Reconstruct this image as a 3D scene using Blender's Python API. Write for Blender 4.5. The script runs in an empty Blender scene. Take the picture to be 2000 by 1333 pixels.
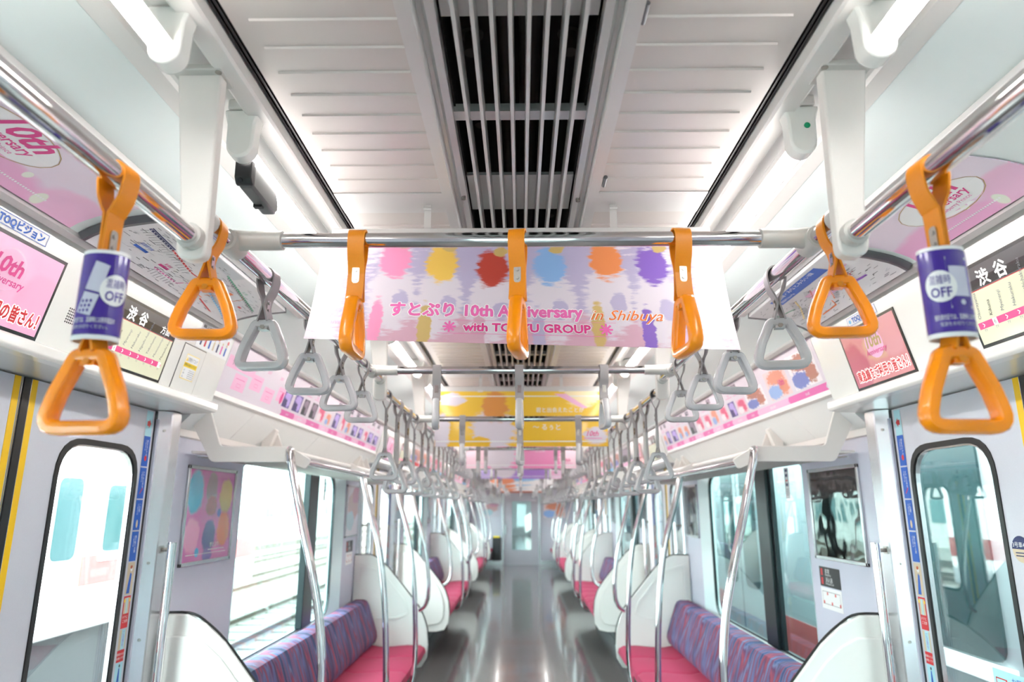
import bpy, bmesh, math, random
from mathutils import Vector, Matrix
random.seed(7)
SC = bpy.context.scene
COL = SC.collection

# ---------------------------------------------------------------- camera, world, sun, exposure
F_PX, CX, CY, EYE = 1333.0, 1000.0, 666.5, 1.5          # image taken as 2000 x 1333
VPX, VPY = 1018.0, 990.0                                # where the aisle's long lines meet
_p = math.atan((VPY - CY) / F_PX)
_y = math.atan((VPX - CX) / F_PX * math.cos(_p))
_f = Vector((-math.sin(_y) * math.cos(_p), math.cos(_y) * math.cos(_p), math.sin(_p)))
_r = Vector((math.cos(_y), math.sin(_y), 0))
_u = _r.cross(_f)
cd = bpy.data.cameras.new('camera')
cd.sensor_width = 36.0
cd.lens = F_PX / 2000.0 * 36.0
cd.clip_start = 0.05
cd.clip_end = 500
cd.dof.use_dof = True
cd.dof.focus_distance = 1.65
cd.dof.aperture_fstop = 3.2
cam = bpy.data.objects.new('camera', cd)
COL.objects.link(cam)
M = Matrix((_r, _u, -_f)).transposed().to_4x4()
M.translation = Vector((0, 0, EYE))
cam.matrix_world = M
SC.camera = cam

world = bpy.data.worlds.new('daylight')
SC.world = world
world.use_nodes = True
_bg = world.node_tree.nodes['Background']
_bg.inputs[0].default_value = (0.93, 0.965, 1.0, 1)
_bg.inputs[1].default_value = 4.0

sun_d = bpy.data.lights.new('sun', 'SUN')
sun_d.energy = 7.0
sun_d.angle = 0.02
sun_d.color = (1.0, 0.96, 0.9)
sun = bpy.data.objects.new('sun', sun_d)
COL.objects.link(sun)
sun.rotation_euler = Vector((-0.82, 0.24, -0.52)).to_track_quat('-Z', 'Y').to_euler()

TUBE_STRENGTH = 7.0
vs = SC.view_settings
vs.view_transform = 'Standard'
vs.look = 'None'
vs.gamma = 1.0
vs.use_curve_mapping = False
vs.exposure = 2.3
SC.cycles.transparent_max_bounces = 24

# ---------------------------------------------------------------- materials
MATS = {}
def srgb(r, g, b):
    f = lambda c: (c / 255 / 12.92) if c <= 10 else (((c / 255) + 0.055) / 1.055) ** 2.4
    return (f(r), f(g), f(b), 1)

def mat(name, col, rough=0.4, metal=0.0, coat=0.0, emit=0.0, var=0.0, scale=40.0, bump=0.0, spec=0.5):
    m = bpy.data.materials.new(name)
    m.use_nodes = True
    nt = m.node_tree
    b = nt.nodes['Principled BSDF']
    b.inputs['Base Color'].default_value = col
    b.inputs['Roughness'].default_value = rough
    b.inputs['Metallic'].default_value = metal
    b.inputs['Specular IOR Level'].default_value = spec
    if coat:
        b.inputs['Coat Weight'].default_value = coat
        b.inputs['Coat Roughness'].default_value = 0.05
    if emit:
        b.inputs['Emission Color'].default_value = col
        b.inputs['Emission Strength'].default_value = emit
    if var or bump:
        tc = nt.nodes.new('ShaderNodeTexCoord')
        nz = nt.nodes.new('ShaderNodeTexNoise')
        nz.inputs['Scale'].default_value = scale
        nz.inputs['Detail'].default_value = 3
        nt.links.new(tc.outputs['Object'], nz.inputs['Vector'])
        if var:
            mx = nt.nodes.new('ShaderNodeMix'); mx.data_type = 'RGBA'
            mx.inputs['A'].default_value = tuple(c * (1 - var) for c in col[:3]) + (1,)
            mx.inputs['B'].default_value = tuple(min(1, c * (1 + var)) for c in col[:3]) + (1,)
            nt.links.new(nz.outputs['Fac'], mx.inputs['Factor'])
            nt.links.new(mx.outputs['Result'], b.inputs['Base Color'])
        if bump:
            bp = nt.nodes.new('ShaderNodeBump')
            bp.inputs['Strength'].default_value = bump
            bp.inputs['Distance'].default_value = 0.002
            nt.links.new(nz.outputs['Fac'], bp.inputs['Height'])
            nt.links.new(bp.outputs['Normal'], b.inputs['Normal'])
    MATS[name] = m
    return m

def glassmat(name, tint, r0=0.03):
    m = bpy.data.materials.new(name); m.use_nodes = True
    nt = m.node_tree; nt.nodes.clear()
    o = nt.nodes.new('ShaderNodeOutputMaterial')
    t = nt.nodes.new('ShaderNodeBsdfTransparent'); t.inputs[0].default_value = tint
    g = nt.nodes.new('ShaderNodeBsdfGlossy'); g.inputs['Roughness'].default_value = 0.01
    lw = nt.nodes.new('ShaderNodeLayerWeight'); lw.inputs[0].default_value = 0.5
    pw = nt.nodes.new('ShaderNodeMath'); pw.operation = 'POWER'; pw.inputs[1].default_value = 4.0
    f = nt.nodes.new('ShaderNodeMath'); f.operation = 'MULTIPLY_ADD'; f.inputs[1].default_value = 0.9; f.inputs[2].default_value = r0
    x = nt.nodes.new('ShaderNodeMixShader')
    nt.links.new(lw.outputs['Facing'], pw.inputs[0]); nt.links.new(pw.outputs[0], f.inputs[0])
    nt.links.new(f.outputs[0], x.inputs[0]); nt.links.new(t.outputs[0], x.inputs[1]); nt.links.new(g.outputs[0], x.inputs[2])
    nt.links.new(x.outputs[0], o.inputs[0])
    MATS[name] = m
    return m

def blobmat(name, base, blobs, rough=0.35, coat=0.3, noise=0.35, nscale=9.0, emit=0.0, base2=None):
    """soft abstract colour patches printed on paper: blobs = (u, v, ru, rv, colour)"""
    m = bpy.data.materials.new(name); m.use_nodes = True
    nt = m.node_tree; b = nt.nodes['Principled BSDF']
    b.inputs['Roughness'].default_value = rough
    b.inputs['Coat Weight'].default_value = coat
    b.inputs['Coat Roughness'].default_value = 0.08
    tc = nt.nodes.new('ShaderNodeTexCoord')
    nz = nt.nodes.new('ShaderNodeTexNoise'); nz.inputs['Scale'].default_value = nscale; nz.inputs['Detail'].default_value = 4
    nt.links.new(tc.outputs['UV'], nz.inputs['Vector'])
    rgb = nt.nodes.new('ShaderNodeRGB'); rgb.outputs[0].default_value = base
    cur = rgb.outputs[0]
    if base2:
        sp = nt.nodes.new('ShaderNodeSeparateXYZ'); nt.links.new(tc.outputs['UV'], sp.inputs[0])
        mx = nt.nodes.new('ShaderNodeMix'); mx.data_type = 'RGBA'
        mx.inputs['A'].default_value = base; mx.inputs['B'].default_value = base2
        nt.links.new(sp.outputs['Y'], mx.inputs['Factor']); cur = mx.outputs['Result']
    for (u, v, ru, rv, c) in blobs:
        s = nt.nodes.new('ShaderNodeVectorMath'); s.operation = 'SUBTRACT'
        nt.links.new(tc.outputs['UV'], s.inputs[0]); s.inputs[1].default_value = (u, v, 0)
        d = nt.nodes.new('ShaderNodeVectorMath'); d.operation = 'DIVIDE'
        nt.links.new(s.outputs[0], d.inputs[0]); d.inputs[1].default_value = (ru, rv, 1)
        l = nt.nodes.new('ShaderNodeVectorMath'); l.operation = 'LENGTH'
        nt.links.new(d.outputs[0], l.inputs[0])
        a = nt.nodes.new('ShaderNodeMath'); a.operation = 'MULTIPLY_ADD'
        nt.links.new(nz.outputs['Fac'], a.inputs[0]); a.inputs[1].default_value = noise * 2
        nt.links.new(l.outputs['Value'], a.inputs[2])
        r = nt.nodes.new('ShaderNodeMapRange'); r.interpolation_type = 'SMOOTHSTEP'
        r.inputs['From Min'].default_value = 1.12 + noise; r.inputs['From Max'].default_value = 0.82 + noise
        nt.links.new(a.outputs[0], r.inputs['Value'])
        mx = nt.nodes.new('ShaderNodeMix'); mx.data_type = 'RGBA'
        nt.links.new(r.outputs[0], mx.inputs['Factor']); nt.links.new(cur, mx.inputs['A'])
        mx.inputs['B'].default_value = c
        cur = mx.outputs['Result']
    nt.links.new(cur, b.inputs['Base Color'])
    if emit:
        nt.links.new(cur, b.inputs['Emission Color']); b.inputs['Emission Strength'].default_value = emit
    MATS[name] = m
    return m

mat('white_panel', srgb(232, 233, 232), 0.32, coat=0.15, var=0.015, scale=6)
mat('white_gloss', srgb(236, 235, 230), 0.2, coat=0.4)
mat('wall_lilac', srgb(205, 207, 222), 0.38, coat=0.2, var=0.02, scale=220)
mat('door_lilac', srgb(206, 207, 216), 0.36, coat=0.2, var=0.04, scale=350)
mat('ceiling_metal', srgb(200, 192, 187), 0.36, metal=0.15, var=0.02, scale=3)
mat('frame_metal', srgb(206, 203, 201), 0.36, metal=0.3)
mat('cove_grey', srgb(228, 236, 234), 0.42, coat=0.1, var=0.02, scale=5)
mat('trough_white', srgb(226, 222, 218), 0.3)
mat('black_rubber', srgb(16, 16, 18), 0.35)
mat('duct_black', srgb(14, 12, 12), 0.8)
mat('duct_dark', srgb(52, 44, 42), 0.6)
mat('chrome', srgb(226, 222, 222), 0.07, metal=1.0)
mat('steel', srgb(198, 198, 200), 0.24, metal=1.0, bump=0.05, scale=90)
mat('jamb_steel', srgb(222, 222, 226), 0.27, metal=0.75, bump=0.03, scale=90)
mat('steel_dark', srgb(120, 122, 126), 0.35, metal=0.9)
mat('beige_paint', srgb(234, 228, 223), 0.35, coat=0.1)
mat('fitting_grey', srgb(205, 202, 197), 0.4, metal=0.15)
mat('orange_ring', srgb(255, 148, 0), 0.25, coat=0.3)
mat('orange_band', srgb(234, 140, 10), 0.42, var=0.05, scale=300)
mat('grey_ring', srgb(190, 188, 190), 0.25, coat=0.4)
mat('grey_band', srgb(156, 150, 150), 0.4)
mat('grey_cover', srgb(186, 184, 182), 0.4)
mat('nickel', srgb(176, 172, 166), 0.25, metal=0.9)
mat('purple', srgb(62, 34, 148), 0.25, coat=0.5)
mat('print_white', srgb(240, 240, 240), 0.4)
mat('print_pale', srgb(205, 205, 222), 0.4)
mat('print_black', srgb(28, 28, 32), 0.4)
mat('print_grey', srgb(120, 122, 128), 0.4)
mat('print_lightgrey', srgb(190, 192, 196), 0.4)
mat('print_pink', srgb(232, 110, 178), 0.4)
mat('print_hotpink', srgb(222, 62, 140), 0.4)
mat('print_palepink', srgb(246, 190, 220), 0.4)
mat('print_gold', srgb(186, 160, 96), 0.4)
mat('print_red', srgb(214, 40, 48), 0.4)
mat('print_blue', srgb(24, 92, 190), 0.4)
mat('print_skyblue', srgb(110, 190, 232), 0.4)
mat('print_navy', srgb(34, 44, 98), 0.4)
mat('print_green', srgb(24, 160, 112), 0.4)
mat('print_orange', srgb(236, 120, 52), 0.4)
mat('print_yellow', srgb(250, 214, 30), 0.4)
mat('print_purple', srgb(150, 92, 200), 0.4)
mat('print_cyan', srgb(176, 222, 232), 0.4)
mat('yellow_tape', srgb(248, 198, 0), 0.4)
mat('tan', srgb(214, 196, 168), 0.5)
mat('seat_pink', srgb(176, 48, 84), 0.75, var=0.06, scale=30, bump=0.15)
mat('seat_under', srgb(190, 190, 186), 0.5)
mat('heater_dark', srgb(72, 72, 74), 0.5, metal=0.4)
mat('floor_grey', srgb(92, 86, 86), 0.15, coat=0.25, var=0.12, scale=14)
mat('camera_black', srgb(26, 26, 28), 0.4)
mat('camera_grey', srgb(96, 97, 96), 0.42)
mat('mullion_dark', srgb(20, 34, 38), 0.3)
mat('frame_mint', srgb(222, 238, 238), 0.3, coat=0.2)
mat('bezel', srgb(24, 22, 24), 0.25, coat=0.4)
mat('screen_cream', srgb(214, 214, 186), 0.25, emit=0.06, coat=0.4)
mat('screen_bar', srgb(84, 82, 84), 0.25, coat=0.4, emit=0.02)
mat('screen_white', srgb(250, 250, 246), 0.3, emit=0.15)
mat('screen_pinkline', srgb(222, 80, 136), 0.3, emit=0.06)
mat('poster_white', srgb(216, 214, 216), 0.3, coat=0.3)
mat('ad_pinkwhite', srgb(232, 220, 230), 0.3, coat=0.3)
mat('end_wall', srgb(200, 194, 204), 0.45)
mat('end_door', srgb(186, 180, 188), 0.35, metal=0.3)
mat('orange_brown', srgb(196, 92, 52), 0.5)
mat('ballast', srgb(124, 122, 116), 0.9, var=0.25, scale=9, bump=0.6)
mat('rail_steel', srgb(70, 54, 42), 0.5, metal=0.4)
mat('sleeper', srgb(112, 106, 98), 0.9)
mat('train_white', srgb(236, 236, 238), 0.35, coat=0.2)
mat('train_silver', srgb(150, 158, 160), 0.4, metal=0.3)
mat('train_red', srgb(160, 56, 54), 0.4, coat=0.2)
mat('train_glass', srgb(34, 58, 60), 0.15, spec=0.3)
mat('train_dark', srgb(50, 52, 56), 0.6)
mat('building', srgb(170, 172, 170), 0.7)
mat('building_glass', srgb(62, 96, 98), 0.4)
mat('bark', srgb(90, 70, 54), 0.9)
mat('leaf', srgb(86, 120, 60), 0.8, var=0.3, scale=4)
mat('hazard_yellow', srgb(255, 226, 0), 0.4)
glassmat('window_glass', (0.78, 0.945, 0.93, 1))
glassmat('door_glass', (0.90, 0.975, 0.965, 1))

_t = bpy.data.materials.new('tube_light'); _t.use_nodes = True
_nt = _t.node_tree; _nt.nodes.clear()
_o = _nt.nodes.new('ShaderNodeOutputMaterial'); _e = _nt.nodes.new('ShaderNodeEmission')
_e.inputs[0].default_value = (1.0, 0.965, 0.935, 1); _e.inputs[1].default_value = TUBE_STRENGTH
_nt.links.new(_e.outputs[0], _o.inputs[0]); MATS['tube_light'] = _t

# woven seat back: slanting blue, rose and violet strokes
def seatback_mat():
    m = bpy.data.materials.new('seat_back'); m.use_nodes = True
    nt = m.node_tree; b = nt.nodes['Principled BSDF']; b.inputs['Roughness'].default_value = 0.75
    tc = nt.nodes.new('ShaderNodeTexCoord')
    mp = nt.nodes.new('ShaderNodeMapping'); mp.inputs['Scale'].default_value = (1, 9.5, 1.1); mp.inputs['Rotation'].default_value = (0.10, 0, 0)
    nt.links.new(tc.outputs['Object'], mp.inputs['Vector'])
    nz = nt.nodes.new('ShaderNodeTexNoise'); nz.inputs['Scale'].default_value = 2.0; nz.inputs['Detail'].default_value = 0.6; nz.inputs['Distortion'].default_value = 0.6
    nt.links.new(mp.outputs[0], nz.inputs['Vector'])
    cr = nt.nodes.new('ShaderNodeValToRGB'); cr.color_ramp.interpolation = 'LINEAR'
    el = cr.color_ramp.elements
    el[0].position = 0.30; el[0].color = srgb(40, 36, 66)
    el[1].position = 0.72; el[1].color = srgb(66, 34, 62)
    for p, c in ((0.39, srgb(52, 74, 122)), (0.43, srgb(112, 122, 160)), (0.46, srgb(92, 50, 92)), (0.51, srgb(158, 66, 84)), (0.55, srgb(98, 46, 82)), (0.60, srgb(96, 104, 150))):
        e = el.new(p); e.color = c
    nt.links.new(nz.outputs['Fac'], cr.inputs[0]); nt.links.new(cr.outputs[0], b.inputs['Base Color'])
    MATS['seat_back'] = m
seatback_mat()

# ---------------------------------------------------------------- mesh building
class MB:
    """collects faces in world coordinates; s=-1 mirrors the X axis for the left side"""
    def __init__(self, s=1):
        self.v = []; self.f = []; self.m = []; self.uv = {}; self.s = s; self.cur = 0
    def add(self, vs, fs, uvs=None):
        n = len(self.v)
        self.v += [Vector(p) for p in vs]
        for i, f in enumerate(fs):
            if uvs: self.uv[len(self.f)] = uvs[i]
            self.f.append([n + k for k in f]); self.m.append(self.cur)
    def box(self, x0, x1, y0, y1, z0, z1):
        if x0 > x1: x0, x1 = x1, x0
        self.add([(x0,y0,z0),(x1,y0,z0),(x1,y1,z0),(x0,y1,z0),(x0,y0,z1),(x1,y0,z1),(x1,y1,z1),(x0,y1,z1)],
                 [(0,3,2,1),(4,5,6,7),(0,1,5,4),(1,2,6,5),(2,3,7,6),(3,0,4,7)])
    def prism(self, pts, axis, a0, a1):
        """pts: 2D outline; axis 'x': (y,z), 'y': (x,z), 'z': (x,y)"""
        def P(p, a):
            return (a, p[0], p[1]) if axis == 'x' else (p[0], a, p[1]) if axis == 'y' else (p[0], p[1], a)
        n = len(pts)
        self.add([P(p, a0) for p in pts] + [P(p, a1) for p in pts],
                 [list(range(n))[::-1], list(range(n, 2*n))] + [(i, (i+1) % n, n + (i+1) % n, n + i) for i in range(n)])
    def strip(self, pts, y0, y1, seg=1):
        """open profile (x,z) swept along Y"""
        n = len(pts); ys = [y0 + (y1-y0)*k/seg for k in range(seg+1)]
        self.add([(p[0], y, p[1]) for y in ys for p in pts],
                 [(k*n+i, k*n+i+1, (k+1)*n+i+1, (k+1)*n+i) for k in range(seg) for i in range(n-1)])
    def loft(self, rings, cap=True, closed=False):
        n = len(rings[0]); R = len(rings)
        fs = []
        for k in range(R if closed else R-1):
            a, b = k*n, ((k+1) % R)*n
            fs += [(a+i, a+(i+1) % n, b+(i+1) % n, b+i) for i in range(n)]
        if cap and not closed:
            fs += [list(range(n))[::-1], list(range((R-1)*n, R*n))]
        self.add([p for r in rings for p in r], fs)
    def tube(self, path, r, n=12, closed=False, cap=True):
        path = [Vector(p) for p in path]; R = len(path)
        rings = []; ref = None
        for i, p in enumerate(path):
            a = path[(i-1) % R] if (closed or i > 0) else p
            b = path[(i+1) % R] if (closed or i < R-1) else p
            t = (b - a).normalized()
            if ref is None:
                ref = t.orthogonal().normalized()
            ref = (ref - t * ref.dot(t)).normalized()
            q = t.cross(ref)
            rr = r[i] if isinstance(r, (list, tuple)) else r
            rings.append([p + (ref*math.cos(2*math.pi*k/n) + q*math.sin(2*math.pi*k/n))*rr for k in range(n)])
        self.loft(rings, cap, closed)
    def cyl(self, a, b, r, n=14):
        self.tube([a, b], r, n)
    def ring(self, outer, inner, f0, f1, closed=True):
        """frame between two equal-count outlines; f0/f1 map (p) -> 3D at the two depths"""
        n = len(outer)
        vs = [f0(p) for p in outer] + [f0(p) for p in inner] + [f1(p) for p in outer] + [f1(p) for p in inner]
        fs = []
        for i in range(n):
            j = (i+1) % n
            fs += [(i, j, n+j, n+i), (2*n+i, 3*n+i, 3*n+j, 2*n+j), (i, 2*n+i, 2*n+j, j), (n+i, n+j, 3*n+j, 3*n+i)]
        self.add(vs, fs)
    def mesh(self, name, mats, origin=(0,0,0), smooth=True, recalc=True):
        o = Vector(origin)
        if self.s < 0:
            vs = [Vector((-p.x, p.y, p.z)) - o for p in self.v]; fs = [f[::-1] for f in self.f]
        else:
            vs = [p - o for p in self.v]; fs = self.f
        me = bpy.data.meshes.new(name)
        me.from_pydata([tuple(p) for p in vs], [], fs)
        for m in (mats if isinstance(mats, (list, tuple)) else [mats]):
            me.materials.append(MATS[m])
        me.polygons.foreach_set('material_index', self.m)
        if self.uv:
            ul = me.uv_layers.new(name='UVMap')
            for pi, uvs in self.uv.items():
                p = me.polygons[pi]
                uvs = uvs[::-1] if self.s < 0 else uvs
                for k, li in enumerate(p.loop_indices):
                    ul.data[li].uv = uvs[k]
        if recalc:
            bm = bmesh.new(); bm.from_mesh(me)
            bmesh.ops.recalc_face_normals(bm, faces=bm.faces)
            bm.to_mesh(me); bm.free()
        if smooth:
            me.polygons.foreach_set('use_smooth', [True]*len(me.polygons))
            me.set_sharp_from_angle(angle=math.radians(35))
        me.update()
        return me
    def build(self, name, mats, parent=None, origin=None, bevel=0.0, smooth=True, recalc=True):
        if parent is not None: o = Vector(ROOT[parent.name])
        else: o = Vector(origin) if origin is not None else Vector((0, 0, 0))
        me = self.mesh(name, mats, o, smooth, recalc)
        ob = bpy.data.objects.new(name, me); COL.objects.link(ob)
        if parent is not None: ob.parent = parent
        else: ob.location = o
        ROOT[ob.name] = tuple(o)
        if bevel:
            b = ob.modifiers.new('bevel', 'BEVEL'); b.width = bevel; b.segments = 2; b.limit_method = 'ANGLE'; b.angle_limit = 0.6
        return ob

ROOT = {}
def tag(o, label, cat, group=None):
    o['label'] = label; o['category'] = cat
    if group: o['group'] = group
    return o
def thing(name, loc, label, cat, group=None):
    o = bpy.data.objects.new(name, None); COL.objects.link(o)
    o.empty_display_size = 0.05
    o.location = loc; ROOT[o.name] = tuple(loc)
    return tag(o, label, cat, group)
def structure(o):
    o['kind'] = 'structure'; return o
def struct_root(name, loc):
    o = bpy.data.objects.new(name, None); COL.objects.link(o); o.empty_display_size = 0.05
    o.location = loc; ROOT[o.name] = tuple(loc); o['kind'] = 'structure'
    return o
def copy_tree(o, parent=None):
    c = o.copy(); COL.objects.link(c)
    if parent is not None: c.parent = parent
    for ch in list(o.children): copy_tree(ch, c)
    return c
def dup(o, dloc, label=None, group=None):
    c = copy_tree(o); c.location = Vector(o.location) + Vector(dloc)
    if label: c['label'] = label
    if group: c['group'] = group
    return c

def fillet(pts, r, n=5):
    """round the corners of a closed 2D polygon; r is one radius or a list"""
    out = []; N = len(pts)
    for i in range(N):
        p0, p, p1 = Vector(pts[i-1]), Vector(pts[i]), Vector(pts[(i+1) % N])
        rr = r[i] if isinstance(r, (list, tuple)) else r
        if rr <= 0: out.append((p.x, p.y)); continue
        a, b = (p0-p).normalized(), (p1-p).normalized()
        ang = a.angle(b)
        d = min(rr / math.tan(ang/2), (p0-p).length*0.49, (p1-p).length*0.49)
        A, B = p + a*d, p + b*d
        for k in range(n+1):
            t = k/n
            q = A*(1-t)**2 + p*2*t*(1-t) + B*t*t
            out.append((q.x, q.y))
    return out
def rrect(a0, a1, b0, b1, r, n=5):
    return fillet([(a0,b0),(a1,b0),(a1,b1),(a0,b1)], r, n)
def spline(pts, k=6):
    P = [Vector(p) for p in pts]; P = [P[0]*2-P[1]] + P + [P[-1]*2-P[-2]]
    out = []
    for i in range(1, len(P)-2):
        for j in range(k):
            t = j/k
            out.append(0.5*((2*P[i]) + (P[i+1]-P[i-1])*t + (2*P[i-1]-5*P[i]+4*P[i+1]-P[i+2])*t*t + (3*P[i]-P[i-1]-3*P[i+1]+P[i+2])*t**3))
    out.append(P[-2])
    return out

# ---------------------------------------------------------------- flat print on real surfaces
_TXT = {}
def text_geo(s, bold=0.0, shear=0.0):
    key = (s, bold, shear)
    if key in _TXT: return _TXT[key]
    cu = bpy.data.curves.new('lettering', 'FONT'); cu.body = s; cu.size = 1.0; cu.offset = bold; cu.shear = shear
    cu.resolution_u = 2; cu.fill_mode = 'FRONT'
    ob = bpy.data.objects.new('lettering', cu); COL.objects.link(ob)
    dg = bpy.context.evaluated_depsgraph_get(); dg.update()
    me = bpy.data.meshes.new_from_object(ob.evaluated_get(dg))
    vs = [(v.co.x, v.co.y) for v in me.vertices]; fs = [tuple(p.vertices) for p in me.polygons]
    bpy.data.objects.remove(ob); bpy.data.curves.remove(cu); bpy.data.meshes.remove(me)
    xs = [v[0] for v in vs] or [0]; ys = [v[1] for v in vs] or [0]
    _TXT[key] = (vs, fs, (min(xs), max(xs), min(ys), max(ys)))
    return _TXT[key]

def planar(O, U, V):
    O, U, V = Vector(O), Vector(U).normalized(), Vector(V).normalized(); N = U.cross(V)
    return lambda u, v, h=0.0: O + U*u + V*v + N*h

class Print:
    """ink shapes laid just above a surface S(u, v, h); one mesh, one slot per ink"""
    def __init__(self, S, curved=False): self.S = S; self.b = MB(); self.slots = []; self.curved = curved
    def ink(self, m):
        if m not in self.slots: self.slots.append(m)
        self.b.cur = self.slots.index(m)
    def poly(self, m, pts, h=0.0006):
        self.ink(m); self.b.add([self.S(u, v, h) for u, v in pts], [list(range(len(pts)))])
    def rect(self, m, u0, u1, v0, v1, h=0.0006, nu=1, nv=1):
        self.ink(m)
        if self.curved: nv = max(nv, 8)
        g = [self.S(u0+(u1-u0)*i/nu, v0+(v1-v0)*j/nv, h) for j in range(nv+1) for i in range(nu+1)]
        fs = [(j*(nu+1)+i, j*(nu+1)+i+1, (j+1)*(nu+1)+i+1, (j+1)*(nu+1)+i) for j in range(nv) for i in range(nu)]
        uvs = [[(i/nu, j/nv), ((i+1)/nu, j/nv), ((i+1)/nu, (j+1)/nv), (i/nu, (j+1)/nv)] for j in range(nv) for i in range(nu)]
        self.b.add(g, fs, uvs)
    def frame(self, m, u0, u1, v0, v1, w, h=0.0006):
        for a in ((u0,u1,v0,v0+w),(u0,u1,v1-w,v1),(u0,u0+w,v0,v1),(u1-w,u1,v0,v1)): self.rect(m, *a, h=h)
    def disc(self, m, u, v, ru, rv=None, h=0.0006, n=20):
        rv = rv or ru
        if self.curved:
            self.ink(m); R = 6
            g = [self.S(u, v, h)] + [self.S(u+ru*k/R*math.cos(2*math.pi*q/n), v+rv*k/R*math.sin(2*math.pi*q/n), h) for k in range(1, R+1) for q in range(n)]
            fs = [(0, 1+q, 1+(q+1) % n) for q in range(n)] + [(1+(k-1)*n+q, 1+k*n+q, 1+k*n+(q+1) % n, 1+(k-1)*n+(q+1) % n) for k in range(1, R) for q in range(n)]
            self.b.add(g, fs); return
        self.poly(m, [(u+ru*math.cos(2*math.pi*k/n), v+rv*math.sin(2*math.pi*k/n)) for k in range(n)], h)
    def line(self, m, pts, w, h=0.0006):
        if self.curved:
            pts = [(a[0]+(c[0]-a[0])*k/6, a[1]+(c[1]-a[1])*k/6) for a, c in zip(pts, pts[1:]) for k in range(6)] + [pts[-1]]
        for (a, b) in zip(pts, pts[1:]):
            d = Vector((b[0]-a[0], b[1]-a[1]))
            if d.length < 1e-6: continue
            d.normalize(); q = Vector((-d.y, d.x))*w/2
            self.poly(m, [(a[0]-q.x, a[1]-q.y), (b[0]-q.x, b[1]-q.y), (b[0]+q.x, b[1]+q.y), (a[0]+q.x, a[1]+q.y)], h)
    def text(self, m, s, u, v, size, h=0.001, align='c', bold=0.0, shear=0.0, rot=0.0, sx=1.0, width=None):
        vs, fs, (x0, x1, y0, y1) = text_geo(s, bold, shear)
        if not fs: return
        k = size / 0.75
        kx = k*sx
        if width: kx = width / max(1e-6, (x1-x0))
        ox = {'l': x0, 'c': (x0+x1)/2, 'r': x1}[align]
        c, sn = math.cos(rot), math.sin(rot)
        self.ink(m)
        P = []
        for x, y in vs:
            X, Y = (x-ox)*kx, y*k
            P.append(self.S(u + X*c - Y*sn, v + X*sn + Y*c, h))
        self.b.add(P, fs)
    def quad(self, m, c, h=0.0006, n=6):
        self.ink(m); g = []
        for j in range(n+1):
            for i in range(n+1):
                a, b = i/n, j/n
                g.append(self.S((c[0][0]*(1-a)+c[1][0]*a)*(1-b) + (c[3][0]*(1-a)+c[2][0]*a)*b, (c[0][1]*(1-a)+c[1][1]*a)*(1-b) + (c[3][1]*(1-a)+c[2][1]*a)*b, h))
        self.b.add(g, [(j*(n+1)+i, j*(n+1)+i+1, (j+1)*(n+1)+i+1, (j+1)*(n+1)+i) for j in range(n) for i in range(n)])
    def fat(self, m, s, u, v, size, r, h=0.001, n=8, **k):
        """lettering thickened by r on every side"""
        for q in range(n):
            a = 2*math.pi*q/n
            self.text(m, s, u+r*math.cos(a), v+r*math.sin(a), size, h + q*0.00002, **k)
    def build(self, parent, name='print'):
        ob = self.b.build(name, self.slots, parent, smooth=False, recalc=False)
        return ob

ORD = ['first','second','third','fourth','fifth','sixth','seventh','eighth','ninth','tenth','eleventh','twelfth','thirteenth','fourteenth','fifteenth','sixteenth','seventeenth','eighteenth','nineteenth','twentieth']
def nth(i):
    if i < 20: return ORD[i]
    t = ['', '', 'twenty', 'thirty', 'forty', 'fifty', 'sixty', 'seventy', 'eighty', 'ninety'][(i+1)//10]
    r = (i+1) % 10
    return (t + '-' + ORD[r-1]) if r else (t[:-1] + 'ieth')
SIDE = {-1: 'left', 1: 'right'}
PITCH = 4.82
YB, YE = -0.70, 18.85                       # back and front end walls of the saloon
DC = [1.86 + PITCH*k for k in range(4)]     # door centres
DH = 0.70                                   # half a door opening

# ================================================================ SETTING
# ---- floor
fl = MB(); fl.box(-1.45, 1.45, YB, YE, -0.05, 0.0)
fo = structure(fl.build('floor', 'floor_grey', origin=(0, (YB+YE)/2, 0)))
for s in (-1, 1):                                             # steel door sills set in the floor
    for d in DC:
        b = MB(s); b.box(1.30, 1.44, d-DH, d+DH, 0.0, 0.004); b.build('door_sill', 'steel', fo)

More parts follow.
